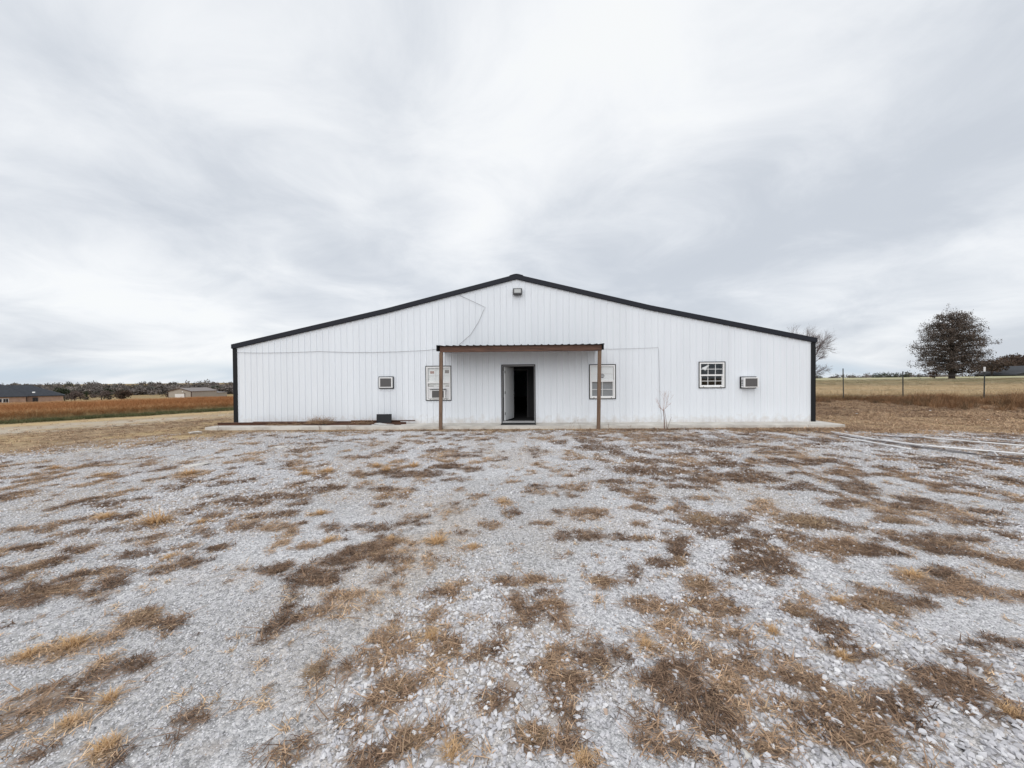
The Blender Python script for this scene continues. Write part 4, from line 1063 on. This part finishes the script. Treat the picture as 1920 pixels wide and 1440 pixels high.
o = scatter("green_verge", low, np.stack([x, y, land(x, y)-.01], -1), np.stack([np.zeros(n), np.zeros(n), rng.uniform(0, 6.28, n)], -1), rng.uniform(.7, 1.3, n)[:, None]*np.ones((1, 3)), np.clip(rng.normal(.4, .2, n), 0, 1),
            tint_mat("dull_green_grass", [(0, (.075, .085, .04)), (.5, (.14, .145, .07)), (1, (.28, .23, .12))], .85, .25, .2))
tag(o, "strip of short dull green grass beside the pale track", "grass"); print("green", n)
# meadow and brush on the right
x, y = wedge(60000, .60, 1.6, 20, 80, 2)
t = t_right(x, y); k = (t > .5) & (t < 62) & (rng.random(len(x)) < 1.0-.5*sst(20, 60, t)); x, y, t = x[k], y[k], t[k]; n = len(x)
d = np.hypot(x, y)
o = scatter("meadow_grass", fring, np.stack([x, y, land(x, y)-.01], -1), np.stack([np.zeros(n), np.zeros(n), rng.uniform(0, 6.28, n)], -1),
            np.stack([(1+.015*d), (1+.015*d), 1.0*(1-.7*sst(5, 30, t))], -1)*rng.uniform(.55, 1.0, n)[:, None], np.clip(rng.normal(.66, .14, n) - .35*sst(18, 50, t)*1.0 + .4*(fbm(x*.12, y*.12, 3)-.5), 0, 1),
            tint_mat("meadow_straw", [(0, (.36, .34, .21)), (.35, (.47, .40, .26)), (.65, (.58, .44, .27)), (1, (.66, .51, .33))], .85, .2, .2))
tag(o, "pale tan dry meadow beyond the wire fence", "grass"); print("meadow", n)
weeds = [tuft_shape(450+i, 46, .16, (.22, .62), (.1, 1.3), .0045, .8) for i in range(6)]
x, y = rng.uniform(9, 36, 26000), rng.uniform(13, 28, 26000)
t = t_right(x, y); bl = fbm(x*.55, y*.55, 3)
dens = (1-sst(.0, 1.7, np.abs(t+.35+2.2*(bl-.5))))*.42*sst(.30, .55, fbm(x*1.3, y*1.3, 3)) + .9*sst(18.5, 21, x)*sst(-5.0, -2.0, t + 1.6*(bl-.5))*(1-sst(-.5, 1.2, t))*sst(.40, .56, bl)
k = rng.random(len(x)) < dens; x, y, t = x[k], y[k], t[k]; n = len(x)
red = sst(18.5, 22, x)
sz = rng.uniform(.5, 1.15, n)*(.62+.55*red*sst(.4, .6, fbm(x*.5+4, y*.5, 2)))
o = scatter("fence_brush", weeds, np.stack([x, y, land(x, y)-.01], -1), np.stack([np.zeros(n), np.zeros(n), rng.uniform(0, 6.28, n)], -1), sz[:, None]*np.ones((1, 3)),
            np.clip(.42 + .33*red*rng.random(n) + rng.normal(0, .16, n), 0, 1), tint_mat("brown_brush", [(0, (.085, .062, .042)), (.3, (.16, .11, .065)), (.6, (.29, .16, .085)), (1, (.42, .26, .14))], .85, .3, .15))
tag(o, "rough brown and reddish brush along the foot of the fence", "brush"); print("brush", n)

# ------------------------------------------------------------------ trees
bark = mat("dark_bark", (.060, .048, .044), .9, col2=(.035, .028, .026), scale=6, stretch=(3, 3, .6), bump=.5, bscale=12)
def leaf_mat(name, c1, c2, tr=.15):
    m_ = bpy.data.materials.new(name); m_.use_nodes = True; N, L = m_.node_tree.nodes, m_.node_tree.links
    p_ = N['Principled BSDF']; p_.inputs['Roughness'].default_value = .8; p_.inputs['Specular IOR Level'].default_value = .15
    g_ = N.new('ShaderNodeNewGeometry'); mx = N.new('ShaderNodeMix'); mx.data_type = 'RGBA'; L.new(g_.outputs['Random Per Island'], mx.inputs[0])
    mx.inputs[6].default_value = (*c1, 1); mx.inputs[7].default_value = (*c2, 1); L.new(mx.outputs[2], p_.inputs['Base Color'])
    t_ = N.new('ShaderNodeBsdfTranslucent'); L.new(mx.outputs[2], t_.inputs[0]); s_ = N.new('ShaderNodeMixShader'); s_.inputs[0].default_value = tr
    L.new(p_.outputs[0], s_.inputs[1]); L.new(t_.outputs[0], s_.inputs[2]); L.new(s_.outputs[0], N['Material Output'].inputs[0])
    return m_
def leaf(mb, p, s, rnd):
    a = Vector((rnd.gauss(0, 1), rnd.gauss(0, 1), rnd.gauss(0, .7))).normalized(); b = a.orthogonal().normalized()
    b = (b*math.cos(rnd.random()*6.28) + a.cross(b)*math.sin(rnd.random()*6.28)); 
    mb.add([p, p + a*s*.5 + b*s*.35, p + a*s, p + a*s*.5 - b*s*.35], [(0, 1, 2, 3)])
oakp = (77.9, 68.0); oz = land1(*oakp)
oak = empty("oak_tree", (oakp[0], oakp[1], oz)); tag(oak, "big round-crowned tree with dark russet leaves standing alone in the meadow", "tree")
rnd = random.Random(12); wb = MB(); lb_ = MB()
wb.tube([(0, 0, -.3), (0, 0, .25), (0, .05, 1.2), (.1, .0, 3), (.15, .1, 5.5), (.0, 0, 8), (.1, 0, 10.5)], .50, .10, n=9)
prof_h = [0.8, 1.6, 3.3, 4.8, 6.8, 8.5, 10.3, 11.6]; prof_r = [4.3, 5.2, 5.4, 5.4, 4.9, 4.1, 2.7, .9]
for i in range(150):
    h = .95 + 9.6*(i/150)**.95; a = i*2.399 + rnd.gauss(0, .2)
    top = h + rnd.uniform(-.1, .35)*(1+h*.22)
    Rr = float(np.interp(top, prof_h, prof_r))*rnd.uniform(.72, 1.05)
    p0 = Vector((0, 0, h)); tip = Vector((Rr*math.cos(a), Rr*math.sin(a), top + (.5 if h < 4 else 1.0)*rnd.random()*.7 - (.4 if h < 2.5 else 0)))
    mid = p0.lerp(tip, .5) + Vector((0, 0, .25 + .1*h*rnd.random()*.6))
    wb.tube([p0, mid, tip], max(.03, .13 - .009*h), .02, n=5, cap=False)
    nb = max(6, int(Rr*3.4))
    for j in range(nb):
        t = rnd.uniform(.22, 1.0)
        b = (p0.lerp(mid, t*2) if t < .5 else mid.lerp(tip, t*2-1))
        e_ = b + Vector((rnd.gauss(0, .45), rnd.gauss(0, .45), rnd.gauss(.22, .38)))*(.8 + .5*t)
        wb.tube([b, e_], .018, .008, n=3, cap=False)
        for q in range(rnd.randint(16, 27)):
            c_ = e_.lerp(b, rnd.random()*.55) + Vector((rnd.gauss(0, .2), rnd.gauss(0, .2), rnd.gauss(0, .19)))
            leaf(lb_, c_, rnd.uniform(.11, .21), rnd)
wb.build("trunk", bark, oak); lb_.build("crown", leaf_mat("russet_leaves", (.085, .072, .064), (.20, .155, .13), .25), oak)
print("oak leaves", len(lb_.f))
# wind-bent bare tree behind the right corner
bp0 = (31.0, 42.0); bare = empty("bare_tree", (bp0[0], bp0[1], land1(*bp0)))
tag(bare, "leafless tree bent to the right behind the building's right corner", "tree")
rnd = random.Random(31); tb = MB(); cb = MB()
bare.scale = (1.3, 1.3, 1.45)
tb.tube([(0, 0, -.3), (.1, 0, .6), (.35, 0, 1.5)], .16, .11, n=7); tb.tube([(0, 0, .2), (.6, 0, 1.0), (1.0, .1, 1.9)], .10, .07, n=6)
for st_, d_, l_ in (((.35, 0, 1.5), (-.25, .1, 1), 1.5), ((.35, 0, 1.5), (.15, -.1, 1), 1.6), ((.35, 0, 1.5), (.6, 0, 1), 1.5), ((1.0, .1, 1.9), (.5, .2, .9), 1.35), ((1.0, .1, 1.9), (.9, 0, .45), 1.15), ((.6, 0, 1.0), (.95, 0, .1), .95), ((.8, 0, 1.4), (1, -.2, .35), 1.1), ((.35, 0, 1.4), (-.7, 0, .8), 1.4), ((.5, 0, 1.0), (.8, .1, -.15), .8)):
    branchy(cb, st_, d_, l_, .034, 4, rnd, .62, (4, 5), (.11, 0, .11), .62, 3, 5, .68)
tb.build("trunk", bark, bare); cb.build("crown", mat("bare_twigs", (.13, .095, .09), .9), bare)
print("bare faces", len(cb.f))
# leafy or twiggy clump of a given outline, for trees farther off
def clump_tree(name, x, y, w_, h, n, ls, material, label, seed, trunk=.25, lobes=7, group=None, cat="tree"):
    rnd = random.Random(seed); z = land1(x, y); t_ = empty(name, (x, y, z)); tag(t_, label, cat, group)
    wb = MB(); wb.tube([(0, 0, -.3), (rnd.gauss(0, .1), 0, h*.3), (rnd.gauss(0, .2), rnd.gauss(0, .2), h*.75)], max(.05, w_*.03), .03, n=6)
    cs = []
    for i in range(lobes):
        a = rnd.uniform(0, 6.28); rr = w_*.5*rnd.uniform(.15, .68); zz = h*(trunk + (1-trunk)*rnd.uniform(.2, .85)); 
        rr *= 1.15-.75*abs((zz/h-trunk)/(1-trunk)-.3)
        cs.append((Vector((rr*math.cos(a), rr*math.sin(a), zz)), w_*rnd.uniform(.16, .27), h*(1-trunk)*rnd.uniform(.14, .24)))
        wb.tube([(0, 0, h*.25), cs[-1][0]], w_*.012, w_*.005, n=4, cap=False)
    lb = MB()
    for i in range(n):
        c_, ra, rb = rnd.choice(cs); d_ = Vector((rnd.gauss(0, 1), rnd.gauss(0, 1), rnd.gauss(0, 1))).normalized()*rnd.uniform(.45, 1.05)
        leaf(lb, c_ + Vector((d_.x*ra, d_.y*ra, d_.z*rb)), ls*rnd.uniform(.6, 1.3), rnd)
    wb.build("trunk", bark, t_); lb.build("crown", material, t_)
    return t_
ever = leaf_mat("evergreen_leaves", (.022, .032, .018), (.055, .068, .036), .1)
brownl = leaf_mat("brown_leaves", (.060, .042, .034), (.13, .09, .068), .1)
purple = leaf_mat("bare_thicket", (.11, .085, .078), (.19, .15, .135), .1)
LT = [  # px-free world spots: x, y, width, height
    ("evergreen_tree", -197, 169, 8.0, 7.6, 1500, .5, ever, "dark evergreen close beside the right end of the brick house"),
    ("evergreen_tree", -215.5, 205, 5.5, 7.2, 700, .6, ever, "dark evergreen standing above the thicket right of the brick house"),
    ("evergreen_tree", -221, 218, 4.2, 6.8, 500, .6, ever, "round dark evergreen between the thicket and the open field"),
    ("evergreen_tree", -261, 235, 4.0, 6.0, 400, .6, ever, "small evergreen poking over the thicket's left half"),
    ("bare_bush", -188, 165, 9.5, 4.6, 1100, .5, purple, "purplish bare thicket right of the dark evergreen by the house"),
    ("bare_bush", -184, 172, 8.0, 4.6, 900, .5, purple, "brownish bare thicket at the middle of the left treeline"),
    ("bare_bush", -179, 176, 8.0, 4.4, 1500, .5, brownl, "rounded brown bush at the right end of the thicket"),
    ("bare_bush", -167, 190, 9.0, 3.2, 700, .5, brownl, "low brown bushes just left of the tan barn"),
    ("oak_tree", 117.5, 94, 9, 4.8, 3000, .36, brownl, "brown-leaved tree behind the big tree's right side"),
    ("oak_tree", 133, 101, 9, 6.4, 3000, .4, brownl, "brown-leaved tree at the right edge of the view"),
    ("oak_tree", 152, 112, 14, 7.0, 1500, .5, brownl, "taller brown tree beyond the right edge shed"),
    ("evergreen_tree", 196, 205, 8, 5.0, 700, .5, ever, "leftmost of the little green trees on the meadow skyline"),
    ("evergreen_tree", 206, 207, 9, 6.3, 800, .5, ever, "largest of the little green trees on the meadow skyline"),
    ("evergreen_tree", 215, 210, 6, 4.4, 500, .5, ever, "rightmost of the little green trees on the meadow skyline"),
    ("bare_bush", 78.5, 71.5, 1.7, 1.5, 500, .2, leaf_mat("red_brush", (.16, .08, .06), (.25, .14, .10)), "small reddish bush left of the big tree's trunk"),
]
for i, (nm_, x, y, w_, h, n, ls, m_, lb) in enumerate(LT):
    clump_tree(nm_, x, y, w_, h, n, ls, m_, lb, 900+i, .0 if nm_ != "oak_tree" else .02, 12, cat="bush" if nm_ == "bare_bush" else "tree")
# far treelines, one mass
cl = []
pr = []
for i in range(5):
    rnd = random.Random(60+i); lb = MB()
    for q in range(150):
        d_ = Vector((rnd.gauss(0, 1), rnd.gauss(0, 1), rnd.gauss(0, 1))).normalized()*rnd.uniform(.4, 1)
        leaf(lb, Vector((d_.x*.5, d_.y*.5, .5+d_.z*.48)), rnd.uniform(.10, .22), rnd)
    pr.append((lb.v, lb.f))
x, y = [], []
for a, b, d0, d1, n in ((-1.5, -.55, 330, 420, 520), (-1.5, -.55, 520, 700, 300), (.6, 1.6, 420, 600, 260)):
    q = rng.uniform(a, b, n); dd = rng.uniform(d0, d1, n); x.append(q*dd); y.append(dd)
x = np.concatenate(x); y = np.concatenate(y); n = len(x)
w_ = rng.uniform(5, 13, n); h = rng.uniform(4.2, 9.0, n)*(.76+.6*fbm(x*.02, y*.02, 2))*(1+.4*(y > 500))
o = scatter("far_treeline", pr, np.stack([x, y, land(x, y)-.4], -1), np.stack([np.zeros(n), np.zeros(n), rng.uniform(0, 6.28, n)], -1), np.stack([w_, w_, h], -1), rng.random(n),
            tint_mat("far_trees", [(0, (.10, .09, .085)), (.6, (.18, .155, .14)), (.8, (.24, .21, .195)), (1, (.075, .085, .065))], .9, .25))
tag(o, "far belt of bare winter trees along the horizon", "treeline")

# ------------------------------------------------------------------ far buildings
def hip(mb, x0, x1, y0, y1, z, rise, r0, r1, ov=.5):
    x0 -= ov; x1 += ov; y0 -= ov; y1 += ov; ym = (y0+y1)/2
    mb.add([(x0, y0, z), (x1, y0, z), (x1, y1, z), (x0, y1, z), (r0, ym, z+rise), (r1, ym, z+rise), (x0, y0, z-.22), (x1, y0, z-.22), (x1, y1, z-.22), (x0, y1, z-.22)],
           [(0, 1, 5, 4), (1, 2, 5), (2, 3, 4, 5), (3, 0, 4), (0, 6, 7, 1), (1, 7, 8, 2), (2, 8, 9, 3), (3, 9, 6, 0), (9, 8, 7, 6)])
hx, hy = -175.4, 150.0; hz = land1(-178, 148) - .25
house = empty("brick_house", (hx, hy, hz), R(49.4)); tag(house, "low brick house with a dark shingled hip roof at the left edge", "house")
brick = mat("pinkish_brick", (.42, .285, .215), .9, col2=(.31, .20, .15), scale=.8, bump=.2, bscale=10)
shing = mat("slate_shingles", (.050, .055, .066), .9, col2=(.036, .040, .048), scale=1.5)
MB().box(-27, 0, 0, 12, -.9, 2.7).build("wall", brick, house)
MB().box(-23, -9, -2.5, -.003, -.9, 2.7).build("wall", brick, house)
mb = MB(); hip(mb, -27, 0, 0, 12, 2.93, 4.0, -19, -8.0); mb.build("roof", shing, house)
mb = MB(); ov = .5; x0, x1, y0 = -23-ov, -9+ov, -2.5-ov
mb.add([(x0, y0, 2.935), (x1, y0, 2.935), (x1, 8.6, 2.935), (x0, 8.6, 2.935), (-16, 4.6, 8.0), (-16, 7.0, 8.0), (x0, y0, 2.71), (x1, y0, 2.71), (x1, 0, 2.71), (x0, 0, 2.71)],
       [(0, 1, 4), (1, 2, 5, 4), (2, 3, 5), (3, 0, 4, 5), (0, 6, 7, 1), (1, 7, 8, 2), (3, 9, 6, 0), (9, 8, 7, 6)])
mb.build("roof", shing, house)
wfr = mat("house_frame", (.75, .74, .72), .6); dk = mat("house_glass", (.03, .03, .035), .2)
def hwin(a, b, z0, z1, y, fm=wfr):
    mb = MB(); mb.box(a-.12, b+.12, y-.06, y-.002, z0-.12, z1+.12); w_ = mb.build("window", fm, house)
    MB().box(a, (a+b)/2-.03, y-.08, y-.061, z0, z1).build("pane", dk, w_); MB().box((a+b)/2+.03, b, y-.08, y-.061, z0, z1).build("pane", dk, w_)
hwin(-15.4, -14.3, .8, 2.1, -2.5); hwin(-14.0, -12.9, .8, 2.1, -2.5); hwin(-7.4, -6.3, .7, 2.2, 0, mat("dark_window_frame", (.10, .08, .07), .7))
MB().box(-8.99, -8.8, -.12, -.004, -.9, 2.7).build("downspout", mat("brown_spout", (.09, .06, .05), .7), house)
mb = MB(); mb.add([(-7.6, 1.2, 4.10), (-6.9, 1.2, 4.10), (-6.9, 1.75, 4.42), (-7.6, 1.75, 4.42), (-7.6, 1.2, 3.6), (-6.9, 1.2, 3.6), (-6.9, 1.75, 3.9), (-7.6, 1.75, 3.9)], [(0, 1, 2, 3), (0, 4, 5, 1), (1, 5, 6, 2), (2, 6, 7, 3), (3, 7, 4, 0)])
mb.build("roof_vent", wfr, house)
bx, by = -139.6, 167.0; bz = land1(-144, 170)
barn = empty("metal_barn", (bx, by, bz)); tag(barn, "tan metal barn with brown trim and a white roll-up door across the field", "barn")
tan = mat("tan_steel", (.40, .36, .305), .7, col2=(.36, .325, .275), scale=.6, stretch=(4, 4, .2)); brn = mat("brown_trim", (.09, .055, .045), .7)
groof = mat("grey_brown_roof", (.24, .215, .205), .7)
MB().prism([(-10, -.7), (0, -.7), (0, 3.2), (-5, 4.5), (-10, 3.2)], 0, 14.5).build("wall", tan, barn)
for a, b, z0, z1 in ((-10.3, -5, 3.2, 4.62), (-5, .3, 4.62, 3.2)):
    MB().prism([(a, z0-.08+.0), (b, z1-.08), (b, z1+.12), (a, z0+.12)], -.3, 14.8).build("roof", groof, barn)
    MB().prism([(a, z0-.16), (b, z1-.16), (b, z1+.125), (a, z0+.125)], -.34, -.301).build("rake_trim", brn, barn)
for a in (-10.05, -.14): MB().box(a, a+.19, -.05, -.002, -.7, 3.1).build("corner_trim", brn, barn)
MB().box(.002, .06, -.05, .25, -.7, 3.1).build("corner_trim", brn, barn); MB().box(.002, .05, .26, 14.5, -.1, .15).build("base_trim", brn, barn)
rd = MB().box(-7.0, -2.9, -.08, -.003, -.7, 2.1).build("roll_up_door", wfr, barn)
for i in range(7): MB().box(-7.0, -2.9, -.10, -.081, -.65+i*.39, -.3+i*.39).build("door_slat", wfr, rd)
MB().box(-2.85, -2.6, -.09, -.003, -.7, 2.6).build("door_post", brn, barn)
MB().box(-3.8, -3.4, -.22, -.003, 2.9, 3.3).build("wall_light", wfr, barn)
MB().prism([(-4, -.7), (0, -.7), (0, 2.1), (-4, 2.5)], 14.52, 21).build("lean_to", tan, barn); MB().prism([(-4.1, 2.52), (.3, 2.10), (.3, 2.22), (-4.1, 2.64)], 14.51, 21.2).build("lean_to_roof", groof, barn)
sx, sy = 118.0, 90.0; sz_ = land1(sx, sy)
shed = empty("low_shed", (sx, sy, sz_)); tag(shed, "dark low shed roof rising over the meadow crest at right edge", "shed")
dkr = mat("dark_shed_roof", (.045, .048, .055), .8)
MB().prism([(0, -1), (18, -1), (18, .3), (9, 2.3), (0, .3)], 0, 8).build("wall", mat("dark_shed_wall", (.06, .06, .06), .9), shed)
MB().prism([(-.6, .20), (9, 2.36), (9, 2.52), (-.6, .36)], -.4, 8.4).build("roof", dkr, shed); MB().prism([(9, 2.36), (18.6, .20), (18.6, .36), (9, 2.52)], -.4, 8.4).build("roof", dkr, shed)
